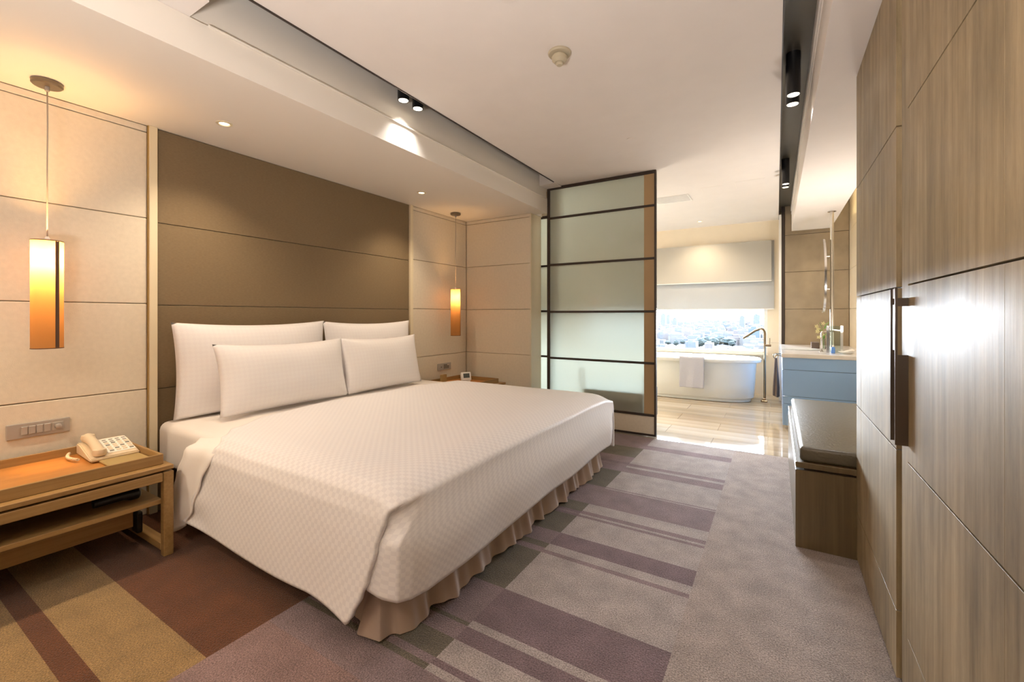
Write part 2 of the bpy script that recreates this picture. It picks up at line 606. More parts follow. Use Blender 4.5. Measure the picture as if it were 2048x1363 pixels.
# ------------------------------------------------------------------ carpet floor
cm = dict(
    beige=carpet_mat('carpet_beige', (.36, .30, .27)),
    light=carpet_mat('carpet_light_grey', (.37, .32, .30)),
    mauve=carpet_mat('carpet_mauve', (.225, .165, .17)),
    plum=carpet_mat('carpet_plum', (.18, .125, .135)),
    olive=carpet_mat('carpet_olive', (.13, .11, .078)),
    gold=carpet_mat('carpet_gold', (.27, .17, .068)),
    brown=carpet_mat('carpet_brown', (.105, .035, .010)),
    rose=carpet_mat('carpet_rose', (.25, .165, .155)),
)
keys = list(cm)
XS = [WL - .05, -1.681, -1.005, -.314, WR + .05]
cols = {
    0: [(YB, -.9, 'brown'), (-.9, -.45, 'gold'), (-.45, -.25, 'brown'), (-.25, .0, 'olive'), (.0, .12, 'brown'), (.12, .44, 'gold'), (.44, .51, 'brown'), (.51, .735, 'gold'), (.735, 1.4, 'brown'), (1.4, 4.28, 'plum')],
    1: [(YB, -.6, 'mauve'), (-.6, -.2, 'olive'), (-.2, .35, 'mauve'), (.35, .5, 'plum'), (.5, .95, 'rose'), (.95, 1.09, 'mauve'), (1.09, 1.115, 'olive'), (1.115, 1.148, 'mauve'),
        (1.148, 1.25, 'olive'), (1.25, 1.325, 'mauve'), (1.325, 1.345, 'olive'), (1.345, 1.592, 'mauve'), (1.592, 1.935, 'olive'), (1.935, 1.98, 'mauve'), (1.98, 2.028, 'olive'), (2.028, 2.162, 'mauve'), (2.162, 2.39, 'olive'), (2.39, 2.415, 'plum'),
        (2.415, 2.435, 'mauve'), (2.435, 2.46, 'plum'), (2.46, 2.586, 'olive'), (2.586, 2.892, 'mauve'), (2.892, 3.25, 'olive'), (3.25, 3.42, 'mauve'), (3.42, 3.47, 'plum'), (3.47, 3.62, 'mauve'),
        (3.62, 3.9, 'olive'), (3.9, 4.28, 'mauve')],
    2: [(YB, -.6, 'mauve'), (-.6, -.2, 'light'), (-.2, .3, 'plum'), (.3, .62, 'beige'), (.62, 1.09, 'mauve'), (1.09, 1.12, 'light'), (1.12, 1.148, 'plum'), (1.148, 1.25, 'light'), (1.25, 1.325, 'plum'), (1.325, 1.362, 'light'),
        (1.362, 1.592, 'plum'), (1.592, 1.935, 'light'), (1.935, 1.965, 'mauve'), (1.965, 2.028, 'light'), (2.028, 2.162, 'plum'), (2.162, 2.39, 'light'), (2.39, 2.415, 'mauve'),
        (2.415, 2.435, 'light'), (2.435, 2.475, 'mauve'), (2.475, 2.586, 'light'), (2.586, 2.872, 'mauve'), (2.872, 2.885, 'light'), (2.885, 2.9, 'mauve'), (2.9, 3.25, 'light'), (3.25, 3.36, 'mauve'), (3.36, 3.4, 'light'), (3.4, 3.46, 'mauve'), (3.46, 3.9, 'light'),
        (3.9, 4.02, 'mauve'), (4.02, 4.28, 'light')],
    3: [(YB, 0, 'beige'), (0, .5, 'light'), (.5, 4.28, 'beige')],
}
b = bmesh.new()
for k, L in cols.items():
    for y0, y1, c in L:
        f = b.faces.new([b.verts.new(p) for p in ((XS[k], y0, 0), (XS[k + 1], y0, 0), (XS[k + 1], y1, 0), (XS[k], y1, 0))])
        f.material_index = keys.index(c)
# thickness of the carpet
for f in [b.faces.new([b.verts.new(p) for p in ((WL - .05, YB, -.05), (WR + .05, YB, -.05), (WR + .05, 4.28, -.05), (WL - .05, 4.28, -.05))])]:
    pass
b.faces.new([b.verts.new(p) for p in ((WL - .05, 4.28, 0), (WR + .05, 4.28, 0), (WR + .05, 4.28, -.05), (WL - .05, 4.28, -.05))])
me = bpy.data.meshes.new('floor')
b.to_mesh(me); b.free()
struct(link('floor', me, [cm[k] for k in keys]))

# ------------------------------------------------------------------ bathroom floor, banded polished marble tiles
fl2 = struct(bx('floor', M['grout'], (WL - .05, WR + .05, 4.28, YF + .05, -.06, -.006)))
tile_m = []
for i, (c1, c2) in enumerate([((.50, .40, .28), (.36, .27, .17)), ((.48, .41, .32), (.32, .25, .17)), ((.56, .49, .39), (.44, .36, .27)), ((.42, .32, .21), (.33, .24, .14))]):
    m = wood('banded_marble', c1, c2, .045, axis=0, scale=.16, bump=.0, spec=.62)
    tile_m.append(m)
tm = {}
yy = 4.28
r_ = 0
while yy < YF - .01:
    hgt = .32
    xx = WL - .02 - (.45 if r_ % 2 else 0)
    while xx < WR:
        x0, x1 = max(xx, WL - .02), min(xx + .9, WR + .02)
        if x1 - x0 > .05:
            key = (round(x1 - x0, 3), r_ % 4)
            y1 = min(yy + hgt, YF + .02)
            key = key + (round(y1 - yy, 3),)
            if key not in tm:
                o = MB().box(-(x1 - x0) / 2 + .0012, (x1 - x0) / 2 - .0012, -(y1 - yy) / 2 + .0012, (y1 - yy) / 2 - .0012, -.02, 0, bev=.001).build('tile', tile_m[[1, 2, 0, 3][r_ % 4]])
                tm[key] = o.data
                o.parent = fl2
            else:
                o = bpy.data.objects.new('tile', tm[key])
                COL.objects.link(o)
                o.parent = fl2
            o.location = ((x0 + x1) / 2, (yy + y1) / 2, 0)
        xx += .9
    yy += hgt
    r_ += 1

# ------------------------------------------------------------------ ceilings
def slab(name, m, b_, bev=0):
    return struct(bx(name, m, b_, bev=bev))
slab('ceiling', M['ceiling'], (-2.0, .025, YB, 4.3, H, 2.62))
slab('ceiling', M['ceiling'], (WL, .025, 4.3, YF, H, 2.62))
slab('ceiling', M['darkch'], (-.02, .18, YB, YF, 2.69, 2.72))         # dark channel over the lamps on the right
slab('ceiling', M['soffit'], (WL - .1, WR + .1, YB, YF + .1, 2.82, 2.86))
slab('ceiling', M['ceiling'], (.6, WR, YB, YF, 2.7, 2.72))
# soffit over the bed with a ledge along its face
slab('ceiling', M['soffit'], (WL, -2.16, YB, 4.3, SOF, 2.467))
slab('ceiling', M['soffit'], (WL, -2.172, YB, 4.3, 2.467, 2.82))
struct(bx('trim_1', M['soffit'], (-2.18, -2.150, .95, 4.28, 2.462, 2.472), bev=.002))
slab('ceiling', M['ceiling'], (-2.172, -1.99, YB, .88, 2.468, 2.82))    # closed end of the recess
slab('ceiling', M['soffit'], (WL, -2.30, 4.3, 4.46, 2.31, H))
slab('ceiling', M['ceiling'], (-2.172, -1.99, 4.14, 4.3, 2.575, 2.82))
slab('ceiling', M['darkch'], (-2.172, -1.99, .93, 4.14, 2.76, 2.78))
struct(bx('trim_2', M['dark'], (-2.008, -2.0, .93, 4.14, 2.583, 2.63)))
struct(bx('trim_3', M['dark'], (.025, .031, YB, YF, 2.588, 2.69)))
# beam on the right
slab('ceiling', M['ceiling'], (.175, .61, YB, 7.03, 2.329, 2.82))
struct(bx('trim_4', M['ceiling'], (.166, .18, YB, 7.03, 2.60, 2.69), bev=.003))
struct(bx('trim_5', M['ceiling'], (.170, .18, YB, 7.03, 2.555, 2.575), bev=.002))
slab('ceiling', M['soffit'], (.61, WR, YB, 2.642, 2.34, 2.82))

# ------------------------------------------------------------------ walls
wl = struct(bx('wall_left', M['joint'], (WL - .12, WL - .018, YB, YF, 0, 2.82)))
def panels(parent, secs, zs, face, m, axis, depth=.018, gap=.002, bev=.004, side=1, tops=None):
    """padded panels on a wall; axis 'X': wall plane x=face, secs = y ranges; side = direction of the wall backing"""
    for a, c in secs:
        for z0, z1 in zip(zs, zs[1:]):
            if axis == 'X':
                b_ = (min(face, face - side * depth), max(face, face - side * depth), a + gap, c - gap, z0 + gap, z1 - gap)
            else:
                b_ = (a + gap, c - gap, min(face, face + side * depth), max(face, face + side * depth), z0 + gap, z1 - gap)
            bx('panel', m, b_, parent, bev=bev, seg=2)
ZP = JZ + [2.31]
panels(wl, [(-2.6, -.95), (-.95, 1.085), (3.285, 4.2)], ZP, WL, M['panel'], 'X')
panels(wl, [(4.45, 6.0), (6.0, 7.49)], JZ + [H], WL, M['tilewall'], 'X')
# return wall at the end of the bed niche, and its thin side
wn = struct(bx('wall_niche', M['joint'], (WL - .1, -2.33, 4.218, 4.44, 0, 2.31)))
panels(wn, [(WL, -2.313)], ZP, 4.2, M['panel'], 'Y')
bx('panel', M['trim'], (-2.332, -2.309, 4.203, 4.44, 0, 2.31), wn, bev=.002)
# bathroom continuation of the left wall is beyond the glass
struct(bx('wall_back', M['panel'], (WL - .1, WR + .1, YB - .1, YB, 0, 2.82)))
wr = struct(bx('wall_right', M['joint'], (WR + .018, WR + .12, YB, YF, 0, 2.82)))
panels(wr, [(2.7, 4.9), (4.9, 7.1)], [0, .236, .745, 1.27, 1.78, 2.29, 2.7], WR, M['tilewall'], 'X', side=-1)
# window wall (far end of the bathroom)
wf = struct(MB().box(WL - .1, WR, YF, YF + .16, 0, .61).box(WL - .1, WR, YF, YF + .16, 2.3, 2.82)
            .box(-.115, .2, YF, YF + .16, .61, 2.3).box(WL - .1, -3.02, YF, YF + .16, .61, 2.3).build('wall_far', M['tilewall']))
# tile joints on the pier right of the window
struct(bx('trim_6', M['grout'], (-.11, .03, YF - .003, YF + .002, .78, .783)))
# stone wall behind the vanity, a little nearer
ws = struct(bx('wall_far_right', M['grout'], (.06, WR + .1, 7.13, 7.48, 0, 2.82)))
panels(ws, [(.095, WR - .002)], [0, .25, .76, 1.27, 1.78, 2.29, 2.72], 7.1, M['stone'], 'Y', depth=.03)
struct(bx('trim_7', M['dark'], (.06, .094, 7.09, 7.14, 0, 2.69)))
struct(bx('trim_8', M['white_cap'], (.028, .058, 7.08, 7.2, 0, 2.58)))
# bed niche frame: cream lacquer strips with a gold line
for k, (a, c) in enumerate([(1.088, 1.128), (3.242, 3.282)]):
    struct(bx('trim_%d' % (9 + k), M['trim'], (WL - .015, WL + .022, a, c, 0, SOF), bev=.002))
struct(bx('trim_11', M['gold'], (WL - .015, WL + .012, 1.083, 1.088, 0, SOF)))
struct(bx('trim_12', M['gold'], (WL - .015, WL + .012, 3.282, 3.287, 0, SOF)))
struct(bx('trim_13', M['gold'], (WL - .015, WL + .012, 3.265, 3.268, 0, SOF)))
struct(bx('baseboard_niche', M['trim'], (-3.18, -2.31, 4.185, 4.2, 0, .06)))

# ------------------------------------------------------------------ headboard
hb = empty('headboard', (WL, 2.185, 0), 'tall brown fabric headboard panelling behind the bed, four horizontal seams', 'headboard')
hz = [0.0, .236, .739, 1.244, 1.742, 2.309]
for z0, z1 in zip(hz, hz[1:]):
    bx('panel', M['headboard'], (WL - .015, WL + .002, 1.129, 3.241, z0 + .0018, z1 - .0018), hb, bev=.003, seg=2)

# ------------------------------------------------------------------ window, blinds
wi = struct(MB().box(-3.02, -.115, 7.50, 7.58, .61, .65).box(-3.02, -.115, 7.50, 7.58, 2.26, 2.3).box(-.16, -.115, 7.50, 7.58, .65, 2.26)
            .box(-3.02, -2.98, 7.50, 7.58, .65, 2.26).build('window_1', M['white_cap']))
bx('pane', M['clear'], (-2.98, -.16, 7.538, 7.542, .65, 2.26), wi)
bx('window_sill', M['tilewall'], (-3.02, -.115, 7.43, 7.50, .59, .615), wi, bev=.004)
bl = empty('roller_blind', (-1.55, 7.44, 2.3), 'cream upper roller blind covering the top third of the bathroom window', 'blind')
bx('blind_cloth', M['blind'], (-3.06, -.062, 7.445, 7.4465, 1.70, 2.295), bl)
bx('hem_bar', M['white_cap'], (-3.06, -.062, 7.443, 7.449, 1.69, 1.702), bl, bev=.001)
bl = empty('roller_blind', (-1.55, 7.475, 2.3), 'grey-white lower roller blind hanging just above the city view', 'blind')
bx('blind_cloth', M['blind2'], (-3.06, -.028, 7.475, 7.4765, 1.285, 2.295), bl)
bx('hem_bar', M['white_cap'], (-3.06, -.028, 7.472, 7.480, 1.272, 1.287), bl, bev=.001)

# ------------------------------------------------------------------ sliding glass doors
def glass_door(name, x0, x1, y, ztop, rails, strip, fw=.03, d=.035, kick=None):
    dr = struct(MB().box(x0, x0 + fw, y, y + d, .012, ztop).box(x1 - fw * .55, x1, y, y + d, .012, ztop)
                .box(x0 + fw, x1 - fw * .55, y, y + d, ztop - fw, ztop).box(x0 + fw, x1 - fw * .55, y, y + d, .012, .03).build(name, M['dark']))
    zs = [.03] + rails + [ztop - fw]
    for r__ in rails:
        bx('rail', M['dark'], (x0 + fw, x1 - fw * .55, y + .002, y + d - .002, r__ - .011, r__ + .011), dr, bev=.002)
    xi0, xi1 = x0 + fw, x1 - fw * .55
    for k, (a, c) in enumerate(zip(zs, zs[1:])):
        a2 = a + (.011 if k else 0); c2 = c - (.011 if k < len(zs) - 2 else 0)
        if k == 0 and kick:
            bx('kick_panel', M['panel'], (xi0, xi1, y + .010, y + d - .010, a2, c2), dr)
        elif strip:
            xs = xi1 - strip
            bx('pane', M['frosted'], (xi0, xs, y + .014, y + .020, a2, c2), dr)
            bx('side_panel', M['tanpanel'], (xs, xi1, y + .010, y + d - .010, a2, c2), dr)
        else:
            bx('pane', M['frosted'], (xi0, xi1, y + .014, y + .020, a2, c2), dr)
    return dr
d1 = glass_door('door_1', -2.163, -.992, 4.302, 2.588, [.213, .718, 1.222, 1.737, 2.249], .10, kick=True)
struct(bx('trim_14', M['trim'], (-2.30, -2.10, 4.44, 4.50, 2.325, 2.59)))
d2 = glass_door('door_2', -2.386, -2.10, 4.45, 2.32, [.213, .715, 1.232, 1.748], 0, fw=.03)
bx('lock', M['dark'], (-2.175, -2.163, 4.30, 4.32, 2.395, 2.415), d1)

# ------------------------------------------------------------------ bed
bed = empty('bed', (-2.2, 2.22, 0), 'king-size bed with white mattress sheet and pleated taupe skirt', 'bed')
MB().box(-3.12, -1.32, 1.20, 3.24, .05, .28).build('bed_base', M['bedbase'], bed)
mb = MB().box(-3.185, -1.20, 1.125, 3.27, .28, .545, bev=.05, seg=4)
mb.build('mattress', M['sheet'], bed, smooth=True)
# skirt: ribbon along near side, foot and far side
def skirt():
    P = []
    corner = [(-3.1, 1.27), (-1.50, 1.25), (-1.27, 1.13), (-1.215, 1.19), (-1.20, 3.25), (-1.25, 3.30), (-3.1, 3.29)]
    segs = []
    for a, c in zip(corner, corner[1:]):
        L = math.dist(a, c)
        segs.append((a, c, L))
    tot = sum(s_[2] for s_ in segs)
    n = 900
    rows = 9
    out = []
    rnd = random.Random(3)
    ph = [rnd.uniform(0, 6.28) for _ in range(6)]
    for i in range(n + 1):
        d_ = tot * i / n
        q = d_
        for a, c, L in segs:
            if q <= L or (a, c, L) == segs[-1]:
                break
            q -= L
        t = min(q / L, 1)
        x = a[0] + (c[0] - a[0]) * t
        y = a[1] + (c[1] - a[1]) * t
        dx, dy = (c[0] - a[0]) / L, (c[1] - a[1]) / L
        nx, ny = dy, -dx
        wv = math.sin(d_ * 34 + ph[0] + 1.8 * math.sin(d_ * 5 + ph[1])) * .55 + math.sin(d_ * 71 + ph[2] + math.sin(d_ * 9)) * .3 + math.sin(d_ * 13 + ph[3]) * .4
        col = []
        for r__ in range(rows + 1):
            f = r__ / rows
            z = .33 * (1 - f) + .012 * f
            amp = .004 + .018 * f ** .8
            off = wv * amp + .055 * f ** 1.5
            if r__ == rows:
                z += .008 * math.sin(d_ * 23 + ph[4])
            col.append((x + nx * off, y + ny * off, z))
        out.append(col)
    m_ = MB()
    m_.grid(lambda u, v: out[round(u * n)][round(v * rows)], n, rows)
    return m_
sk = skirt().build('bed_skirt', M['skirt'], bed, smooth=True)

# duvet ---------------------------------------------------------------
CS = [(1.016, .125), (1.020, .20), (1.026, .30), (1.034, .40), (1.046, .475), (1.070, .530), (1.115, .562), (1.20, .578), (1.5, .588), (2.2, .592),
      (2.9, .588), (3.20, .578), (3.30, .560), (3.355, .525), (3.385, .46), (3.40, .34), (3.40, .14)]
acc = [0]
for a, c in zip(CS, CS[1:]):
    acc.append(acc[-1] + math.dist(a, c))
TT = acc[-1]
def interp(tbl, t):
    if t <= tbl[0][0]: return tbl[0][1]
    for (a, va), (c, vc) in zip(tbl, tbl[1:]):
        if t <= c:
            f = (t - a) / (c - a)
            f = f * f * (3 - 2 * f) if len(tbl) < 14 else f
            return va + (vc - va) * f
    return tbl[-1][1]
cy = [(acc[i], CS[i][0]) for i in range(len(CS))]
cz = [(acc[i], CS[i][1]) for i in range(len(CS))]
head = [(0, -2.59), (.10, -2.50), (.24, -2.43), (.36, -2.37), (.43, -2.36), (.49, -2.42), (.58, -2.50), (.80, -2.60), (1.3, -2.635), (2.1, -2.57), (2.6, -2.54), (TT, -2.54)]
band = [(0, -2.73), (.08, -2.745), (.22, -2.70), (.34, -2.64), (.42, -2.61), (.49, -2.66), (.65, -2.83), (.9, -2.98), (2.4, -3.0), (TT, -3.0)]
foot = [(0, -1.288), (.03, -1.262), (.10, -1.228), (.15, -1.206), (.25, -1.178), (.36, -1.150), (.43, -1.128), (.51, -1.11), (TT - .4, -1.11), (TT, -1.11)]
def duvet_pt(u, v):
    t = v * TT
    xh, xf = interp(head, t), interp(foot, t)
    x = xh + (xf - xh) * u
    y, z = interp(cy, t), interp(cz, t)
    on_top = max(0, min(1, (z - .5) / .06))
    # rounding at the foot edge
    e = max(0, (x + 1.28) / .17)
    z -= on_top * .050 * e ** 2.2
    # soft sag / wrinkles
    nz = noise.noise(Vector((x * 1.7, y * 1.7, 3.1)))
    z += on_top * .010 * nz
    side = 1 - on_top
    if y < 2:
        y -= side * .006 * noise.noise(Vector((x * 2.2, z * 2, 7)))
        # tip pulled down and out
        tip = max(0, 1 - abs(x + 1.29) / .26) ** 1.5 * max(0, 1 - t / .35)
        z -= .035 * tip
        y -= .022 * tip
        # head end of the hem hangs in folds
        hd = max(0, 1 - (x + 2.6) / .35) * side
        y += .012 * hd * math.sin(t * 30)
        # hem undulates
        z += .012 * math.sin(x * 5 + 1) * max(0, 1 - t / .12)
    return Vector((x, y, z))
dv = empty('duvet', (-1.9, 2.22, .55), 'white satin checked duvet turned down and hanging in a point at the near foot corner', 'duvet')
NR = 320
m_ = MB().grid(duvet_pt, 90, NR, uvfn=lambda u, v: (interp(head, v * TT) * (1 - u) + interp(foot, v * TT) * u, v * TT))
# foot fall
FB = [(0, -1.235, 1.062, .245), (.018, -1.19, 1.050, .215), (.036, -1.145, 1.046, .200), (.055, -1.105, 1.062, .196), (.08, -1.088, 1.11, .188), (.12, -1.080, 1.19, .182),
      (.4, -1.078, 1.85, .188), (.8, -1.078, 2.85, .198), (.93, -1.080, 3.20, .20), (.97, -1.10, 3.30, .20), (1, -1.16, 3.33, .22)]
J0, J1 = round(.47 / TT * NR), NR - round(.30 / TT * NR)
def foot_pt(u, v):
    # u across (near -> far), v down; the near edge tucks in behind the side fall
    p = duvet_pt(1, (J0 + (J1 - J0) * u) / NR)
    for q0, q1 in zip(FB, FB[1:]):
        if u <= q1[0] + 1e-9: break
    f = (u - q0[0]) / (q1[0] - q0[0])
    bx_, by_, bz_ = (q0[k] + (q1[k] - q0[k]) * f for k in (1, 2, 3))
    g = min(1, v * 1.5)
    g = g * g * (3 - 2 * g)
    gy = min(1, v * 2.5)
    bx_ += .010 * noise.noise(Vector((by_ * 2.5, v * 1.5, 1))) * v
    bz_ += .006 * math.sin(by_ * 7)
    if v == 0: return p
    q = Vector((p.x + (bx_ - p.x) * g + .012 * math.sin(v * math.pi), p.y + (by_ - p.y) * gy, p.z + (bz_ - p.z) * v))
    if u < .05:
        # the tucked edge follows just behind the edge of the side fall
        e = duvet_pt(1, max(0, q.z - .125) / TT)
        e = Vector((e.x - .014, e.y + .016, q.z))
        k = u / .05
        k = 1 - (1 - k * k * (3 - 2 * k)) * min(1, v * 6)
        q = e * (1 - k) + q * k
    return q
m_.grid(foot_pt, J1 - J0, 26, uvfn=lambda u, v: (-1.11 + v * .4, .5 + u * (TT - .92)))
du = m_.build('duvet_cover', M['duvet'], dv, smooth=True, merge=.0004)
md = du.modifiers.new('thickness', 'SOLIDIFY'); md.thickness = .016; md.offset = -1
# turned-down band
def band_pt(u, v):
    t = v * TT
    x0, x1 = interp(band, t), interp(head, t) + .03
    x = x0 + (x1 - x0) * u
    y, z = interp(cy, t), interp(cz, t)
    side = 1 - max(0, min(1, (z - .5) / .06))
    z -= .028 * (1 - side)
    z -= .016 * (1 - u) ** 2 * (1 - side)
    z += .004 * (1 - side) * noise.noise(Vector((x * 9, y * 5, 2)))
    if y < 2:
        y += .004 + side * (.016 * math.sin(u * 9 + t * 7) * (1 - t / .6) - .006)
        z -= .05 * max(0, 1 - t / .15) * math.sin(u * 3.14)
    else:
        y -= .006
    return Vector((x, y, z))
bd = MB().grid(band_pt, 24, 150).build('turned_sheet', M['sheet'], dv, smooth=True, label='plain white turned-down band')
md = bd.modifiers.new('thickness', 'SOLIDIFY'); md.thickness = .006; md.offset = -1

# pillows -------------------------------------------------------------
def pillow(c, w_, h_, th, lean, label, seed, yaw=0, pinch=.026):
    nz = 34
    rot = Matrix.Rotation(yaw, 3, 'Z') @ Matrix.Rotation(-lean, 3, 'Y')
    o = empty('pillow', (c[0], c[1], c[2]), label, 'pillow', 'pillows leaning on the headboard')
    def f(sign):
        def g(u, v):
            a, b2 = u * 2 - 1, v * 2 - 1
            px_ = pinch
            y = a * (w_ / 2 - px_ * (1 - b2 * b2) * abs(a) ** 3 * .8)
            z = b2 * (h_ / 2 - (px_ if b2 > 0 else .006) * (1 - a * a) * abs(b2) ** 3)
            prof = (max(0, 1 - abs(a) ** 3.2) ** .75) * (max(0, 1 - abs(b2) ** 2.6) ** .7)
            x = sign * th / 2 * prof
            x += .006 * noise.noise(Vector((y * 5 + seed, z * 5, seed))) * prof
            # wrinkles radiating near the corners
            x += .003 * math.sin(40 * (abs(a) - abs(b2)) + seed) * prof * (abs(a * b2)) ** 2
            p = rot @ Vector((x, y, z))
            return Vector(c) + Vector((p.x, p.y, p.z + h_ / 2 * math.cos(lean)))
        return g
    m_ = MB()
    uvf = lambda u, v: ((u * w_ + v * h_) * .7071, (u * w_ - v * h_) * .7071 + 5)
    m_.grid(f(1), nz, nz, uvfn=uvf)
    m_.grid(f(-1), nz, nz, uvfn=uvf)
    m_.build('cushion', M['pillow'], o, smooth=True, merge=.0005)
    return o
pillow((-3.085, 1.680, .556), 1.03, .585, .17, R(3), 'large white pillow standing at back left against the headboard', 1)
pillow((-3.085, 2.665, .556), .955, .580, .16, R(3), 'large white pillow standing at back right against the headboard', 5)
pillow((-2.865, 1.758, .572), .91, .445, .19, R(12), 'smaller white pillow leaning in front on the left', 9)
pillow((-2.87, 2.610, .572), .83, .445, .18, R(12), 'smaller white pillow leaning in front on the right', 13)

# ------------------------------------------------------------------ nightstands
def nightstand(loc, label, y0, y1):
    """built in world coordinates: x -3.19..-2.56"""
    o = empty('nightstand', loc, label, 'nightstand')
    x0, x1 = -3.185, -2.56
    bx('top', M['oak'], (x0, x1, y0, y1, .422, .444), o, bev=.003)
    bx('shelf', M['oak'], (x0, x1 - .03, y0 + .03, y1 - .035, .255, .276), o, bev=.002)
    bx('apron', M['oak'], (-2.77, -2.75, y0 + .12, y1 - .10, .125, .254), o, bev=.002)
    bx('stretcher', M['oak'], (x1 - .035, x1, y0 + .045, y1 - .045, .370, .413), o, bev=.003)
    bx('stretcher', M['oak'], (x0, x0 + .03, y0 + .045, y1 - .045, .370, .413), o, bev=.003)
    bx('spacer', M['dark'], (x0 + .03, x1 - .03, y0 + .03, y1 - .03, .4135, .4215), o)
    for ya, yb in ((y0, y0 + .042), (y1 - .042, y1)):
        bx('leg', M['oak_x'], (x1 - .038, x1, ya, yb, .0, .413), o, bev=.004, seg=2)
        bx('leg', M['oak_x'], (x0, x0 + .038, ya, yb, .0, .413), o, bev=.004, seg=2)
        bx('side_rail', M['oak_x'], (x0 + .038, x1 - .038, ya, yb, .372, .413), o, bev=.003)
        bx('foot_rail', M['oak_x'], (x0 + .038, x1 - .038, ya, yb, .022, .06), o, bev=.003)
    return o
nightstand((-2.87, .45, 0), 'long light oak open-frame nightstand left of the bed holding a tray and telephone', -.12, .975)
nightstand((-2.87, 3.75, 0), 'light oak nightstand in the niche right of the bed, mostly hidden', 3.44, 4.08)

def tray(label, y0, y1, x0=-3.15, x1=-2.605, z0=.4445, h=.050):
    o = empty('tray', ((x0 + x1) / 2, (y0 + y1) / 2, z0), label, 'tray')
    t = .012
    bx('tray_floor', M['oak_in'], (x0 + t, x1 - t, y0 + t, y1 - t, z0, z0 + .010), o, label='orange oak floor')
    bx('tray_wall', M['oak'], (x1 - t, x1, y0, y1, z0, z0 + h), o, bev=.0015)
    bx('tray_wall', M['oak'], (x0, x0 + t, y0, y1, z0, z0 + h), o, bev=.0015)
    bx('tray_wall', M['oak_x'], (x0 + t, x1 - t, y0, y0 + t, z0, z0 + h), o, bev=.0015)
    bx('tray_wall', M['oak_x'], (x0 + t, x1 - t, y1 - t, y1, z0, z0 + h), o, bev=.0015)
    return o
tray('shallow oak tray with raised rim under the telephone', -.06, .948)
tray('shallow oak tray with raised rim under the alarm clock', 3.48, 4.0)

# telephone ------------------------------------------------------------
ph = empty('telephone', (-2.95, .85, .456), 'cream corded desk telephone with printed keypad card on the left nightstand tray', 'telephone')
pr = Matrix.Rotation(R(-3), 3, 'Z')
def ploc(x, y, z): return Vector((-2.985, .845, .4605)) + pr @ Vector((x, y, z))
# wedge body: local x from -0.11 (wall side, high) to 0.125 (front, low); y -0.085..0.085
prof = [(-.125, 0), (.135, 0), (.135, .016), (-.07, .055), (-.125, .055)]
mb = MB()
mb.poly_prism([ploc(px_, -.095, pz_ + .002) for px_, pz_ in prof], pr @ Vector((0, .19, 0)))
bmesh.ops.bevel(mb.b, geom=list(mb.b.edges), offset=.005, segments=2, affect='EDGES')
mb.build('phone_body', M['phone'], ph, smooth='auto')
slope = math.atan2(.055 - .016, .205)
def top_pt(x, y, lift=.0):
    z = .016 + (.135 - x) * math.tan(slope)
    return ploc(x, y, z + .0022 + lift)
# handset along local x, resting on the left (near) side
hs = MB()
path = []
for i in range(15):
    f = i / 14
    x = -.105 + .225 * f
    arch = .014 + .010 * math.sin(f * math.pi)
    path.append(top_pt(x, -.056, arch))
rr = [.021 + .004 * abs(2 * i / 14 - 1) ** 2 for i in range(15)]
hs.tube(path, rr, 14)
for q in (-.098, .108):
    c_ = top_pt(q, -.056, .012)
    hs.lathe([(.012, -.010), (.024, -.010), (.029, .004), (.026, .020), (.012, .024)], c_, 20)
hs.build('handset', M['phone'], ph, smooth='auto')
# keypad card
cdm = MB()
q = [top_pt(-.085, -.022), top_pt(.10, -.022), top_pt(.10, .088), top_pt(-.085, .088)]
cdm.poly_prism([p_ + Vector((0, 0, .0005)) for p_ in q], (0, 0, .0015))
cdm.build('keypad_card', M['card'], ph, label='white printed card')
for r__ in range(7):
    for c_ in range(4):
        x = -.070 + r__ * .024
        y = -.010 + c_ * .026
        k = MB()
        k.poly_prism([top_pt(x, y, .0022), top_pt(x + .012, y, .0022), top_pt(x + .012, y + .016, .0022), top_pt(x, y + .016, .0022)], (0, 0, .0022 if r__ > 1 else .0004))
        k.build('key', M['phone'] if r__ > 1 and (r__ + c_) % 3 else M['ink'], ph)
# coiled cord beside it
cp = []
for i in range(160):
    f = i / 159
    a = i * 1.15
    cp.append(ploc(-.12 + .17 * f, -.122 - .02 * math.sin(f * 3.1) + .006 * math.cos(a), .010 + .006 * math.sin(a)))
MB().tube(cp, .0022, 6).build('coiled_cord', M['phone'], ph, smooth=True)
bx('notepad', M['folder'], (-2.895, -2.62, .775, .932, .4555, .466), bev=.003)
tag(bpy.data.objects['notepad'], 'flat tan leather folder under and in front of the telephone', 'folder')
# things on and under the shelf
fo = empty('flashlight', (-2.72, .84, .277), 'black rounded flashlight lying on the lower shelf of the left nightstand', 'flashlight')
MB().lathe([(.012, -.09), (.020, -.088), (.021, .02), (.030, .045), (.031, .075), (.026, .08)], (-2.70, .80, .309), 24, axis='Y').build('barrel', M['black'], fo, smooth='auto')
MB().lathe([(.024, 0), (.024, .003)], (-2.70, .880, .309), 24, axis='Y').build('lens', M['plate'], fo, label='grey lens')
ad = empty('power_adapter', (-2.80, .93, .14), 'black power adapter hanging behind the right leg of the left nightstand', 'adapter')
MB().box(-2.87, -2.80, .905, .932, .061, .17, bev=.008, seg=2).build('adapter_body', M['black'], ad)
MB().tube([(-2.83, .918, .168), (-2.83, .918, .20), (-2.86, .918, .235), (-2.9, .918, .25)], .004, 8).build('cable', M['black'], ad, smooth=True)

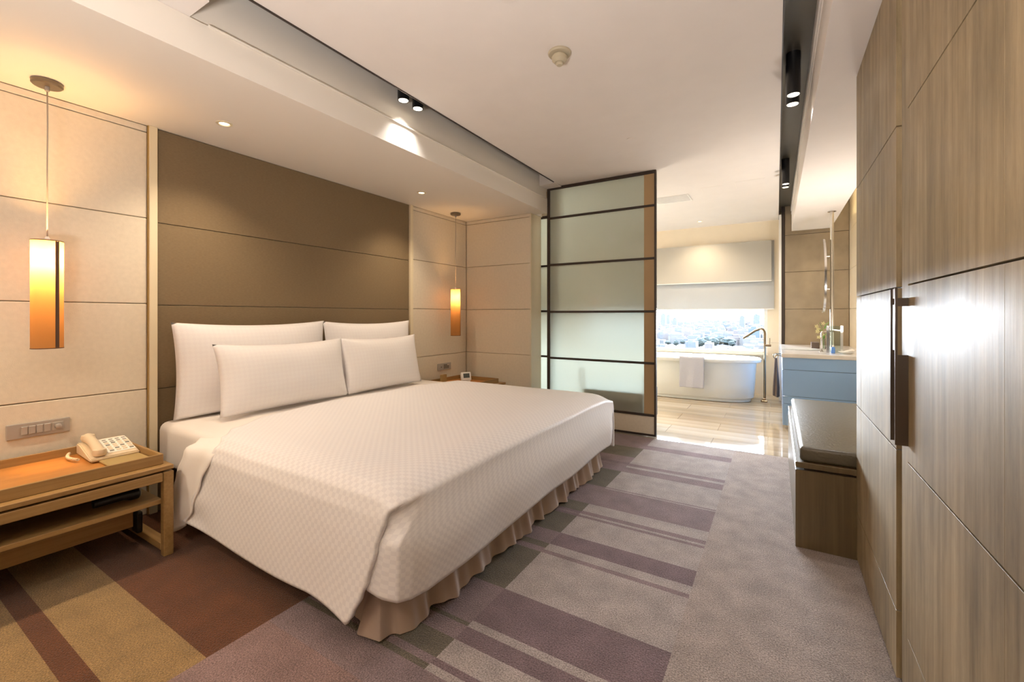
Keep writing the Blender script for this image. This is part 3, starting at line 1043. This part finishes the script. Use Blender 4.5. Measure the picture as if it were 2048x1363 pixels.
# alarm clock ----------------------------------------------------------
ac = empty('alarm_clock', (-2.86, 3.74, .456), 'small white digital alarm clock on the right nightstand tray', 'clock')
rm = Matrix.Rotation(R(-28), 3, 'Z') @ Matrix.Rotation(R(-14), 3, 'Y')
MB().obox((-2.86, 3.745, .527), (.020, .058, .046), rm, bev=.012).build('clock_case', M['white_cap'], ac, smooth='auto')
MB().obox(Vector((-2.86, 3.745, .527)) + rm @ Vector((.0205, 0, .006)), (.001, .036, .024), rm).build('clock_face', M['lcd'], ac, label='dark liquid crystal display')
MB().obox(Vector((-2.86, 3.745, .472)), (.028, .045, .012), Matrix.Rotation(R(-28), 3, 'Z'), bev=.004).build('clock_foot', M['white_cap'], ac, smooth='auto')
bx('card_holder', M['folder'], (-3.08, -3.05, 3.58, 3.66, .4555, .548), bev=.003)
tag(bpy.data.objects['card_holder'], 'small tan card holder standing behind the alarm clock by the wall', 'card holder')

# ------------------------------------------------------------------ switch plates
sw = empty('switch_panel', (WL, .639, .608), 'wide nickel switch plate with four rockers and a dimmer, above the left nightstand', 'switch')
bx('plate', M['plate'], (WL + .001, WL + .010, .527, .751, .572, .646), sw, bev=.003, seg=2)
for k in range(4):
    bx('rocker', M['plate'], (WL + .010, WL + .015, .575 + k * .0265, .599 + k * .0265, .588, .630), sw, bev=.002)
bx('dimmer_face', M['plate'], (WL + .010, WL + .0125, .684, .726, .588, .630), sw, bev=.001)
MB().lathe([(.013, 0), (.012, .016), (.008, .018)], (WL + .0126, .705, .609), 20, axis='X').build('dimmer_knob', M['plate'], sw, smooth='auto')
sw = empty('socket_panel', (WL, 3.786, .611), 'nickel plate with a data socket and power outlet, above the right nightstand', 'socket')
bx('plate', M['plate'], (WL + .001, WL + .010, 3.672, 3.901, .573, .648), sw, bev=.003, seg=2)
bx('data_socket', M['plate'], (WL + .010, WL + .013, 3.70, 3.755, .588, .633), sw, bev=.001)
bx('socket_hole', M['plate_dark'], (WL + .013, WL + .0135, 3.720, 3.738, .60, .615), sw)
bx('power_outlet', M['plate_dark'], (WL + .010, WL + .013, 3.772, 3.862, .586, .635), sw, bev=.001)
bx('outlet_label', M['card'], (WL + .013, WL + .0135, 3.83, 3.86, .622, .632), sw)

# ------------------------------------------------------------------ pendant lamps
def pendant(x, y, ztop, zbot, r, label, e, r_can=.056):
    o = empty('pendant_lamp', (x, y, SOF), label, 'lamp', 'bedside pendant lamps')
    MB().lathe([(r_can - .004, -.0005), (r_can, -.004), (r_can, -.018), (r_can - .006, -.024), (.012, -.0255)], (x, y, SOF), 36).build('canopy', M['canopy'], o, smooth='auto')
    MB().lathe([(.009, -.025), (.009, -.045), (.004, -.05)], (x, y, SOF), 16).build('cord_grip', M['cord'], o, smooth='auto')
    MB().tube([(x, y, SOF - .045), (x + .001, y + .001, 2.1), (x - .001, y, 1.9), (x, y, ztop + .012)], .0028, 8).build('cord', M['cord'], o, smooth=True)
    MB().lathe([(.010, 0), (.010, .018), (.005, .026)], (x, y, ztop - .004), 16).build('cap', M['white_cap'], o, smooth='auto')
    s_ = MB().lathe([(r, zbot - ztop), (r, 0)], (x, y, ztop), 48, cap=False).build('lamp_shade', M['shade'], o, smooth=True)
    for z in (ztop, zbot):
        rg = MB()
        rg.lathe([(r - .002, -.002), (r + .001, -.002), (r + .001, .002), (r - .002, .002), (r - .002, -.002)], (x, y, z), 48, cap=False)
        if z == ztop:
            for k in range(3):
                a = k * 2.094
                rg.tube([(x, y, ztop), (x + (r - .001) * math.cos(a), y + (r - .001) * math.sin(a), ztop)], .0015, 6)
        rg.build('shade_ring', M['seam'], o, smooth='auto')
    # overlapped seam of the shade, seen as a dark strip on its right side
    sm = MB()
    a0 = R(-8) + .42
    for k in range(4):
        a, b2 = a0 + k * .07, a0 + (k + 1) * .07
        sm.poly_prism([(x + (r + .0008) * math.cos(a), y + (r + .0008) * math.sin(a), zbot + .003), (x + (r + .0008) * math.cos(b2), y + (r + .0008) * math.sin(b2), zbot + .003),
                       (x + (r + .0008) * math.cos(b2), y + (r + .0008) * math.sin(b2), ztop - .003), (x + (r + .0008) * math.cos(a), y + (r + .0008) * math.sin(a), ztop - .003)], (.0006, .0003, 0))
    sm.build('shade_seam', M['seam'], o)
    zb = ztop - .085
    MB().lathe([(.004, -.05), (.016, -.042), (.020, -.02), (.020, .02), (.014, .045), (.006, .055)], (x, y, zb), 20).build('bulb', M['bulb'], o, smooth=True)
    light('pendant_glow', 'POINT', (x, y, zb), e, (1, .53, .19), shadow_soft_size=.03)
    return o
pendant(-3.01, .629, 1.540, 1.024, .0565, 'tall amber cylinder pendant lamp hanging over the left nightstand with the telephone', 52)
pendant(-3.02, 3.772, 1.470, .962, .054, 'slim amber cylinder pendant lamp hanging over the right nightstand in the niche', 18)

# ------------------------------------------------------------------ ceiling fittings
def downlight(x, y, z, label, r=.042, group='recessed downlights'):
    o = empty('downlight', (x, y, z), label, 'light', group)
    MB().lathe([(r, 0), (r, -.004), (r - .012, -.006), (r - .016, -.001), (r - .016, 0)], (x, y, z), 32, cap=False).build('bezel', M['trim'], o, smooth='auto')
    MB().lathe([(r - .017, -.0008), (r - .017, -.0014)], (x, y, z), 28).build('lens', M['lens'], o)
    return o
downlight(-2.775, 1.307, SOF, 'round recessed downlight in the soffit above the headboard, nearer one')
downlight(-2.787, 2.983, SOF, 'round recessed downlight in the soffit near the right end of the headboard')
downlight(-.98, 7.02, H, 'small recessed downlight in the bathroom ceiling by the window')
for p_ in ():
    pass

def spot(x, y, zb, zt, label, r=.037):
    o = empty('cylinder_spotlight', (x, y, zt), label, 'spotlight', 'black cylinder spotlights')
    MB().lathe([(r - .006, zb - zt + .006), (r - .004, zb - zt), (r, zb - zt), (r, 0)], (x, y, zt), 28).build('housing', M['black'], o, smooth='auto')
    MB().lathe([(r - .007, zb - zt + .0005), (r - .007, zb - zt + .005)], (x, y, zt), 28).build('lens', M['lens'], o)
    return o
spot(-2.085, 2.062, 2.585, 2.76, 'left one of the two cylinder spotlights peeping from the recess above the bed')
spot(-2.085, 2.195, 2.585, 2.76, 'right one of the two cylinder spotlights peeping from the recess above the bed')
spot(.083, 2.982, 2.45, 2.69, 'nearest and largest black cylinder spotlight in the dark channel at right', .036)
spot(.083, 3.115, 2.45, 2.69, 'black cylinder spotlight directly behind the nearest one in the right channel', .036)
spot(.076, 4.962, 2.45, 2.69, 'nearer spotlight of the small far pair in the right channel', .033)
spot(.076, 5.09, 2.45, 2.69, 'farther spotlight of the small far pair in the right channel', .033)
for x, y, e, rx in [(-2.085, 2.13, 14, 0), (.083, 3.05, 22, 0), (.076, 5.02, 12, 0)]:
    light('spotlight_lamp', 'SPOT', (x, y, 2.575 if x < -1 else 2.44), e, (1, .95, .92), (rx, 0, 0), spot_size=R(95), spot_blend=.7, shadow_soft_size=.03)

sd = empty('smoke_detector', (-.994, 2.125, H), 'round stepped smoke detector on the main ceiling', 'smoke detector')
MB().lathe([(.060, 0), (.062, -.006), (.058, -.013), (.040, -.016)], (-.994, 2.125, H), 40).build('base_plate', M['detector'], sd, smooth='auto')
MB().lathe([(.034, -.014), (.034, -.022), (.042, -.026), (.040, -.042), (.026, -.056)], (-.994, 2.125, H), 40).build('detector_body', M['detector'], sd, smooth='auto')
MB().lathe([(.020, -.052), (.020, -.064), (.014, -.070)], (-.994, 2.125, H), 32).build('sensor_cap', M['detector'], sd, smooth='auto')
for (x, y, r, lb) in ((-.993, 3.463, .035, 'small flush white sprinkler cover between the smoke detector and the glass door'), (-1.013, 1.63, .045, 'flush round white cover at the top edge of the ceiling view')):
    so = empty('sprinkler_cover', (x, y, H), lb, 'sprinkler')
    MB().lathe([(r * .96, 0), (r * .96, -.004)], (x, y, H), 32).build('cover_rim', M['ceiling'], so, smooth='auto')
    MB().lathe([(r * .85, -.0041), (r * .88, -.0055), (r * .5, -.0075)], (x, y, H), 32).build('cover_disc', M['ceiling'], so, smooth='auto')
vt = empty('ceiling_vent', (-1.07, 5.52, H), 'white slatted air vent in the ceiling beyond the glass door', 'vent')
MB().box(-1.29, -.875, 5.36, 5.375, H - .006, H).box(-1.29, -.875, 5.665, 5.68, H - .006, H).box(-1.29, -1.275, 5.375, 5.665, H - .006, H).box(-.89, -.875, 5.375, 5.665, H - .006, H).build('vent_frame', M['white_cap'], vt)
bx('vent_back', M['dark'], (-1.275, -.89, 5.375, 5.665, H - .0015, H - .0005), vt)
for k in range(9):
    y = 5.384 + k * .0325
    bx('slat', M['white_cap'], (-1.275, -.89, y, y + .021, H - .007, H - .0016), vt)
for k, (x0_, x1_, y0_, y1_) in enumerate([(-.72, -.50, 5.2, 5.42), (-.38, -.10, 5.15, 5.4)]):
    struct(MB().box(x0_, x1_, y0_, y0_ + .003, H - .001, H).box(x0_, x0_ + .003, y0_, y1_, H - .001, H).build('trim_%d' % (20 + k), M['soffit']))

# ------------------------------------------------------------------ wardrobe
wd = empty('wardrobe', (.57, .6, 0), 'full-height grey-brown veneer wardrobe along the right side with metal door pulls', 'wardrobe')
XW = .328
bx('carcass', M['dark'], (.352, WR - .002, -2.2, 2.64, 0.03, 2.328), wd)
bx('plinth', M['dark'], (.345, WR - .01, -2.2, 2.60, 0.0, .03), wd)
WZ = [.02, .238, .752, 1.270, 1.786, 2.326]
def wdoor(y0, y1):
    d = bx('door', M['dark'], (.346, .351, y0 + .002, y1 - .002, .03, 2.32), wd)
    for z0, z1 in zip(WZ, WZ[1:]):
        bx('panel', M['veneer'], (XW, .346, y0 + .0015, y1 - .0015, z0 + .0022, z1 - .0022), d, bev=.0004)
    return d
wdoor(2.514, 2.642)          # narrow end stile
dA = wdoor(1.830, 2.512)
dB = wdoor(1.055, 1.690)
wdoor(.37, 1.0575)
wdoor(-.32, .365)
wdoor(-1.0, -.325)
bx('mullion', M['veneer'], (XW + .006, .350, 1.716, 1.790, .03, 2.32), wd, bev=.001)
# door pulls: flat blade with a cut-out upper part
def pull(door, y, w_, ztop, zcut0, zcut1, zbot):
    t = .006
    x0, x1 = XW - w_, XW
    MB().box(x0, x0 + .006, y, y + t, zbot, ztop + .03).box(x0 + .006, x1, y, y + t, zcut1, ztop).box(x0 + .006, x1, y, y + t, zbot, zcut0).build('handle', M['handle'], door, label='dark metal blade handle with cut-out')
pull(dB, 1.680, .030, 1.232, 1.065, 1.208, .800)
pull(dA, 1.834, .014, 1.235, 1.07, 1.215, .78)

# ------------------------------------------------------------------ bench
bn = empty('bench', (.44, 3.45, 0), 'dark leather-topped storage bench between the wardrobe and the vanity', 'bench')
bx('bench_body', M['veneer2'], (.083, WR - .003, 2.657, 4.25, 0, .395), bn, bev=.002)
bx('shadow_gap', M['dark'], (.12, WR - .003, 2.68, 4.23, .395, .408), bn)
bx('bench_top', M['veneer2'], (.083, WR - .003, 2.652, 4.26, .408, .436), bn, bev=.002)
MB().box(.102, WR - .01, 2.668, 4.20, .436, .512, bev=.018, seg=3).build('cushion', M['leather'], bn, smooth=True)

# ------------------------------------------------------------------ vanity
va = empty('vanity', (.43, 6.22, 0), 'vanity cabinet with painted-in blue daylight tint and marble counter beside the stone wall', 'vanity')
bx('vanity_body', M['dark'], (.075, WR - .003, 5.37, 7.09, .04, .745), va)
for z0, z1 in ((.04, .265), (.268, .344), (.348, .617), (.621, .745)):
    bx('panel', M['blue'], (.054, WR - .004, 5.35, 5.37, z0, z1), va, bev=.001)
for z0, z1 in ((.04, .344), (.348, .617), (.621, .745)):
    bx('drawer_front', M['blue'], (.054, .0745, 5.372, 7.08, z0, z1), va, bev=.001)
bx('plinth', M['chrome'], (.07, WR - .004, 5.38, 7.08, 0, .04), va)
mb = MB().box(.044, WR - .003, 5.34, 7.09, .7455, .787, bev=.003)
mb.build('countertop', M['marble_top'], va)
MB().lathe([(.19, .0), (.20, .004), (.195, .006), (.16, .003), (.02, .001)], (.255, 6.15, .787), 40).build('basin', M['tub'], va, smooth='auto', label='white basin rim')
fc = empty('basin_faucet', (.47, 6.0, .787), 'tall chrome faucet with a straight horizontal spout on the counter', 'faucet')
MB().tube([(.42, 5.80, .788), (.42, 5.80, .99), (.425, 5.81, 1.005), (.46, 5.83, 1.01), (.53, 5.86, 1.01)], .009, 14).build('spout', M['chrome'], fc, smooth=True)
MB().lathe([(.022, 0), (.022, .006), (.014, .010)], (.42, 5.80, .7875), 24).build('faucet_base', M['chrome'], fc, smooth='auto')
tb = empty('glass_shelf_unit', (.52, 5.75, .787), 'clear upright glass and chrome stand around the pole on the counter', 'stand')
for x in (.455, .575):
    bx('upright', M['chrome'], (x, x + .022, 5.70, 5.715, .7875, 1.075), tb)
bx('glass_back', M['smokeglass'], (.477, .575, 5.705, 5.709, .79, 1.072), tb)
pl = empty('mirror_pole', (.521, 5.915, .787), 'thin chrome floor-to-ceiling style pole rising from the vanity counter', 'pole')
MB().lathe([(.018, 0), (.018, 2.326 - .788)], (.521, 5.915, .788), 24).build('pole', M['chrome'], pl, smooth='auto')
MB().lathe([(.04, 0), (.04, .006)], (.521, 5.915, 2.3225), 28).build('ceiling_flange', M['chrome'], pl, smooth='auto')
mi = empty('round_mirror', (.46, 5.90, 1.64), 'tall oval mirror with a thin rim held edge-on by the chrome pole', 'mirror')
def oval(r1, r2, h0, h1, x, n=48):
    m_ = MB()
    a = [(x + h0, 5.90 + r1 * math.cos(2 * math.pi * i / n), 1.62 + r2 * math.sin(2 * math.pi * i / n)) for i in range(n)]
    m_.poly_prism(a, (h1 - h0, 0, 0))
    return m_
oval(.285, .405, 0, .018, .435).build('mirror_rim', M['chrome'], mi, smooth='auto')
oval(.272, .392, -.002, -.0005, .435).build('mirror_glass', M['mirror'], mi)
for z in (1.835, 1.475):
    MB().tube([(.453, 5.915, z), (.502, 5.915, z)], .007, 12).build('arm', M['chrome'], mi, smooth='auto')
sb = empty('soap_bottle', (.50, 5.62, .787), 'small blue plastic bottle on the vanity counter', 'bottle')
MB().lathe([(.016, 0), (.018, .004), (.018, .055), (.010, .068)], (.505, 5.62, .7875), 20).build('bottle_body', M['bottle'], sb, smooth='auto')
MB().lathe([(.008, .068), (.008, .085)], (.505, 5.62, .7875), 16).build('cap', M['white_cap'], sb, smooth='auto')
ds = empty('soap_dish', (.62, 5.6, .787), 'white angular dish with folded paper at the right of the counter', 'dish')
MB().lathe([(.035, 0), (.055, .010), (.075, .022), (.072, .024), (.035, .006)], (.62, 5.62, .7875), 28, cap=False).build('dish_bowl', M['white_cap'], ds, smooth='auto')
MB().poly_prism([(.57, 5.58, .80), (.69, 5.60, .825), (.67, 5.68, .835), (.58, 5.66, .805)], (0, 0, .003)).build('folded_paper', M['card'], ds)
bx('tissue_box', M['cloth'], (.36, .44, 6.35, 6.50, .7875, .86), bev=.004)
tag(bpy.data.objects['tissue_box'], 'small dark brown box on the counter before the stone wall', 'box')
fv = empty('flower_vase', (.43, 6.25, .787), 'small vase with pale orchid flowers and green leaves behind the faucet', 'vase')
MB().lathe([(.018, 0), (.022, .02), (.014, .10), (.018, .13)], (.475, 6.28, .7875), 20, cap=False).build('vase_body', M['smokeglass'], fv, smooth='auto')
MB().tube([(.475, 6.28, .80), (.47, 6.28, .95), (.455, 6.26, 1.05), (.43, 6.25, 1.10)], .0025, 6).build('stem', M['leaf'], fv, smooth=True)
rnd = random.Random(4)
for k in range(5):
    a = rnd.uniform(0, 6.28)
    c0 = Vector((.475, 6.28, .9 + .04 * k))
    d_ = Vector((math.cos(a), math.sin(a), .8)).normalized()
    s_ = Vector((-math.sin(a), math.cos(a), 0))
    L_ = .09
    MB().poly_prism([c0, c0 + d_ * L_ * .5 + s_ * .014, c0 + d_ * L_, c0 + d_ * L_ * .5 - s_ * .014], (0, .0015, .001)).build('leaf', M['leaf'], fv)
for k in range(6):
    c0 = Vector((.42 + rnd.uniform(-.03, .05), 6.17 + rnd.uniform(-.03, .03), .93 + k * .032))
    m_ = MB()
    for q in range(5):
        a = q * 1.257
        m_.poly_prism([c0, c0 + Vector((math.cos(a - .4) * .015, .002, math.sin(a - .4) * .015)), c0 + Vector((math.cos(a) * .024, .006, math.sin(a) * .024)), c0 + Vector((math.cos(a + .4) * .015, .002, math.sin(a + .4) * .015))], (0, .001, 0))
    m_.build('flower', M['petal'], fv)

# towel ring rail on the vanity with a cloth
tr = empty('towel_rail', (.04, 6.1, .66), 'chrome towel rail with a ring fixed on the side of the vanity', 'rail')
MB().tube([(.0535, 6.24, .715), (-.005, 6.24, .715), (-.012, 6.22, .715), (-.012, 5.98, .715), (-.005, 5.96, .715), (.0535, 5.96, .715)], .006, 10).build('rail', M['bronze'], tr, smooth=True)
ring = [(-.010 + .022 * math.cos(a * .3142), 6.19 + .012 * math.cos(a * .3142), .692 + .030 * math.sin(a * .3142)) for a in range(21)]
MB().tube(ring, .0055, 10, caps=False).build('ring', M['bronze'], tr, smooth=True)
def cloth_pt(u, v):
    # gathered towel hanging from the ring: a pleated bundle, wider towards its hem
    a = u * 2 * math.pi
    w1 = .012 + .020 * min(1, v * 1.3)
    r1 = 1 + .22 * math.sin(a * 5 + v * 2)
    return Vector((-.006 + w1 * r1 * math.cos(a), 6.19 + (.02 + .05 * v) * r1 * math.sin(a), .668 - .46 * v + .012 * math.sin(a * 2) * v))
mb_c = MB().grid(cloth_pt, 60, 40)
mb_c.b.faces.new([v for v in mb_c.b.verts if v.index < 0][:0] or [mb_c.b.verts.new(cloth_pt(k / 12, 1) * 1) for k in range(12)])
cl = mb_c.build('hand_towel', M['cloth'], None, smooth=True, merge=.0003)
tag(cl, 'grey-brown hand towel hanging gathered from the ring on the vanity side', 'towel')

# ------------------------------------------------------------------ bathtub
bt = empty('bathtub', (-1.12, 6.9, 0), 'white freestanding oval bathtub in front of the bathroom window', 'bathtub')
def stadium(cx_, cy_, a, b_, n=72, p=2.7):
    out = []
    for i in range(n):
        t = 2 * math.pi * i / n
        c_, s_ = math.cos(t), math.sin(t)
        out.append((cx_ + a * math.copysign(abs(c_) ** (2 / p), c_), cy_ + b_ * math.copysign(abs(s_) ** (2 / p), s_)))
    return out
TCX, TCY = -1.12, 6.89
def rings(mb_, lst):
    prev = None
    for a, b_, z in lst:
        r__ = [mb_.b.verts.new((x, y, z)) for x, y in stadium(TCX, TCY, a, b_)]
        if prev:
            n = len(r__)
            for i in range(n):
                mb_.b.faces.new((prev[i], prev[(i + 1) % n], r__[(i + 1) % n], r__[i]))
        prev = r__
    return prev
mb = MB()
rings(mb, [(.84, .345, .045), (.855, .352, .06), (.87, .36, .25), (.885, .37, .50), (.888, .372, .545)])
mb.build('tub_shell', M['tub'], bt, smooth='auto')
mb = MB()
rings(mb, [(.86, .35, .540), (.93, .405, .540), (.945, .412, .552), (.945, .412, .578), (.93, .40, .590), (.88, .35, .588), (.85, .32, .57), (.78, .27, .40), (.70, .22, .20), (.55, .15, .14), (.1, .05, .13), (.002, .002, .13)])
mb.build('tub_rim', M['tub'], bt, smooth='auto')
mb = MB()
rings(mb, [(.002, .002, .0), (.80, .32, .0), (.82, .335, .006), (.82, .335, .046)])
mb.build('tub_base', M['tub'], bt, smooth='auto')
# filler
ff = empty('tub_filler', (-.147, 6.9, 0), 'floor-standing steel bath faucet with a sloping spout beside the tub', 'faucet')
MB().box(-.185, -.105, 6.86, 6.94, 0, .022, bev=.003).box(-.165, -.125, 6.88, 6.92, .022, .05, bev=.003).build('base_flange', M['bronze'], ff)
FX = -.138
arc = [(FX, 6.9, .05), (FX, 6.9, .93)]
for k in range(1, 9):
    a = R(k * 16)
    arc.append((FX - .048 + .048 * math.cos(a), 6.9, .93 + .070 * math.sin(a)))
arc += [(FX - .11, 6.9, .975), (FX - .26, 6.9, .862)]
MB().tube(arc, .0155, 16).build('riser', M['bronze'], ff, smooth='auto')
MB().tube([(FX, 6.9, .775), (FX + .075, 6.9, .775)], .016, 14).build('valve', M['bronze'], ff, smooth='auto')
MB().tube([(FX + .06, 6.9, .78), (FX + .06, 6.9, .875)], .005, 10).build('lever', M['bronze'], ff, smooth='auto')
# towel over the rim
def tw(u, v):
    x = -1.165 + .32 * u + .006 * math.sin(v * 9) * (u - .5)
    s_ = v * .62                       # length along the cloth: inside drop, over the rim, outside drop
    yf = TCY - .420
    curve = .0
    if s_ < .10: y, z = yf + .120, .55 + s_ * .55
    elif s_ < .20:
        f = (s_ - .10) / .10
        y, z = yf + .120 - f * .137, .605
    else: y, z = yf - .017, .605 - (s_ - .20)
    # keep off the curved side and add soft folds
    y -= .006 * math.sin(u * 11 + v * 2) * min(1, max(0, (s_ - .2) * 5)) + .004
    z += .006 * noise.noise(Vector((u * 4, v * 4, 0)))
    # slanted right edge
    x -= .018 * max(0, s_ - .2) * (u > .8)
    return Vector((x, y, z))
t_ = MB().grid(tw, 34, 64).build('bath_towel', M['towel'], None, smooth=True)
md = t_.modifiers.new('t', 'SOLIDIFY'); md.thickness = .010; md.offset = 1
tag(t_, 'white terry bath towel draped over the rim of the bathtub', 'towel')
# dark low ottoman seen through the frosted glass
ot = empty('ottoman', (-1.42, 4.72, 0), 'dark low upholstered seat blurred behind the frosted glass door', 'seat')
MB().box(-1.76, -1.10, 4.40, 4.85, .10, .43, bev=.02, seg=2).build('seat_cushion', M['tub_in'], ot, smooth='auto')
for x in (-1.74, -1.12):
    for y in (4.42, 4.83):
        bx('leg', M['dark'], (x - .012, x + .012, y - .012, y + .012, 0, .10), ot)
bx('post', M['dark'], (-1.765, -1.745, 4.41, 4.43, .43, .64), ot)
bx('post', M['dark'], (-1.115, -1.095, 4.41, 4.43, .43, .62), ot)

# ------------------------------------------------------------------ the city outside
GZ = -46.0
gm = mat('city_ground', (.0090, .0102, .0108), .9, .1, noise_scale=.02, noise_amt=.25)
bpy.context.view_layer.update()
struct(bx('ground', gm, (-9000, 9000, 60, 9000, GZ - 2, GZ)))
fac = [window_grid('facade_%d' % i, tuple(.20 * c_ for c_ in w_), tuple(.23 * c_ for c_ in g_), 3.4, 3.1) for i, (w_, g_) in enumerate([((.046, .048, .05), (.030, .035, .04)), ((.036, .040, .046), (.028, .034, .042)), ((.052, .049, .046), (.034, .036, .038)), ((.036, .044, .056), (.026, .034, .046)), ((.054, .043, .040), (.034, .031, .034))])]
rnd = random.Random(11)
def block(mb_, x, y, w_, d_, h_):
    mb_.box(x - w_ / 2, x + w_ / 2, y - d_ / 2, y + d_ / 2, GZ, GZ + h_)
    if rnd.random() < .5:
        mb_.box(x - w_ * .2, x + w_ * .15, y - d_ * .2, y + d_ * .2, GZ + h_, GZ + h_ + rnd.uniform(2, 4))
sprawl = MB()
clear_of = []
def city():
    for k in range(2600):
        y = 330 + 2700 * rnd.random() ** 1.25
        x = rnd.uniform(-.95, .40) * y
        if any((abs(x - a_) < c_ + 16 and abs(y - b_) < c_ + 22) or (y < b_ and b_ < 700 and abs(x - a_ * y / b_) < c_ + 6) for a_, b_, c_ in clear_of):
            continue
        h_ = rnd.uniform(7, 20) + (rnd.random() < .05) * rnd.uniform(4, 14) * (1 if y > 800 else .3)
        n0 = len(sprawl.b.faces)
        block(sprawl, x, y, rnd.uniform(9, 26), rnd.uniform(9, 24), h_)
        mi_ = rnd.randrange(len(fac))
        sprawl.b.faces.ensure_lookup_table()
        for f in sprawl.b.faces[n0:]:
            f.material_index = mi_
    o = sprawl.build('city_blocks', fac)
    tag(o, 'hazy sprawl of low pale city blocks outside the window', 'buildings', kind='stuff')
def tower(name, u, v_top, dist, wpx, col, glass, label, sx=4, depth=18, cat='building'):
    """distant tower standing at a bearing read off the view; real size and distance"""
    a = (u - 1024) / 870
    dx, dy = -math.sin(TH) + a * math.cos(TH), math.cos(TH) + a * math.sin(TH)
    top = 1.18 - (v_top - 631) / 870 * dist
    x, y = dx * dist, dy * dist
    ww = wpx / 870 * dist
    clear_of.append((x, y + 10, ww / 2 + 4))
    m = window_grid('facade', tuple(.048 * c_ for c_ in col), tuple(.043 * c_ for c_ in glass), sx, 3.3)
    o = empty(name, (x, y, GZ), label, cat, rz=0)
    m_ = MB().box(x - ww / 2, x + ww / 2, y, y + depth, GZ, top)
    m_.build('block', m, o)
    MB().box(x - ww * .3, x + ww * .2, y + 3, y + depth - 3, top, top + (top - GZ) * .05 + 1).build('roof_block', m, o)
tower('tower_block', 1326, 628, 1500, 9, (.17, .18, .20), (.14, .155, .18), 'pale lilac tower at the far left of the window view')
tower('tower_block', 1336, 630, 1700, 6, (.17, .185, .20), (.14, .16, .18), 'thin pale tower second from left in the window view')
tower('tower_block', 1349, 636, 1600, 8, (.175, .185, .20), (.15, .165, .18), 'faint grey tower third from left on the skyline')
tower('tower_block', 1484, 632, 1400, 9, (.16, .18, .20), (.12, .15, .18), 'pale blue tower right of centre on the skyline')
tower('tower_block', 1513, 629, 1300, 11, (.13, .165, .20), (.10, .14, .18), 'bluish tower rising behind the blue glass building')
tower('glass_building', 1508, 656, 620, 20, (.055, .12, .165), (.04, .09, .14), 'blue glass office building behind the bath faucet spout', depth=25)
tower('white_building', 1381, 683, 520, 20, (.11, .15, .20), (.09, .12, .17), 'low pale blue building at the bottom of the window view, left of the trees', depth=20)
tower('pink_building', 1417, 686, 510, 15, (.19, .15, .15), (.13, .12, .12), 'low pinkish building in front of the dark trees', depth=14)
tower('white_building', 1453, 661, 760, 3, (.15, .15, .15), (.10, .11, .12), 'thin pale mast-like building above the right end of the trees', depth=6)
tm_ = mat('distant_foliage', (.0018, .0034, .0033), .9, .1, noise_scale=.35, noise_amt=.4)
def tree(u, v_top, dist, wpx, label, seed):
    a = (u - 1024) / 870
    dx, dy = -math.sin(TH) + a * math.cos(TH), math.cos(TH) + a * math.sin(TH)
    top = 1.18 - (v_top - 631) / 870 * dist
    x, y = dx * dist, dy * dist
    r_x = wpx / 2 / 870 * dist
    clear_of.append((x, y, r_x + 2))
    o = empty('tree', (x, y, GZ), label, 'tree', 'trees in the city view')
    zc = (top + GZ + 3) / 2 + 1
    hz_ = max(2, top - zc)
    b_ = bmesh.new()
    bmesh.ops.create_icosphere(b_, subdivisions=4, radius=1)
    for v in b_.verts:
        n_ = 1 + .28 * noise.noise(v.co * 2.2 + Vector((seed, 0, 0))) + .12 * noise.noise(v.co * 6 + Vector((seed, 3, 0)))
        v.co = Vector((x + v.co.x * r_x * n_, y + v.co.y * r_x * n_, zc + v.co.z * hz_ * n_))
    me = bpy.data.meshes.new('crown'); b_.to_mesh(me); b_.free()
    link('crown', me, tm_, o, smooth=True)
    MB().lathe([(.6, 0), (.35, zc - GZ)], (x, y, GZ), 8).build('trunk', M['dark'], o)
for k, (u, v, w_, lb) in enumerate([(1399, 675, 24, 'dark round tree at the left end of the tree clump'), (1414, 672, 20, 'dark tree second from left in the clump'), (1428, 675, 18, 'dark tree in the middle of the clump'),
                                    (1440, 671, 24, 'tallest dark tree in the clump beyond the tub'), (1456, 675, 26, 'broad dark tree at the right end of the clump'), (1464, 681, 12, 'small dark tree ending the clump on the right'),
                                    (1336, 681, 12, 'small green tree at the far left of the view'), (1352, 680, 10, 'small green tree left of the pale blue building'), (1365, 679, 10, 'small green tree touching the pale blue building')]):
    tree(u, v, 600 + (k * 37) % 60, w_, lb, k * 7.3)

city()
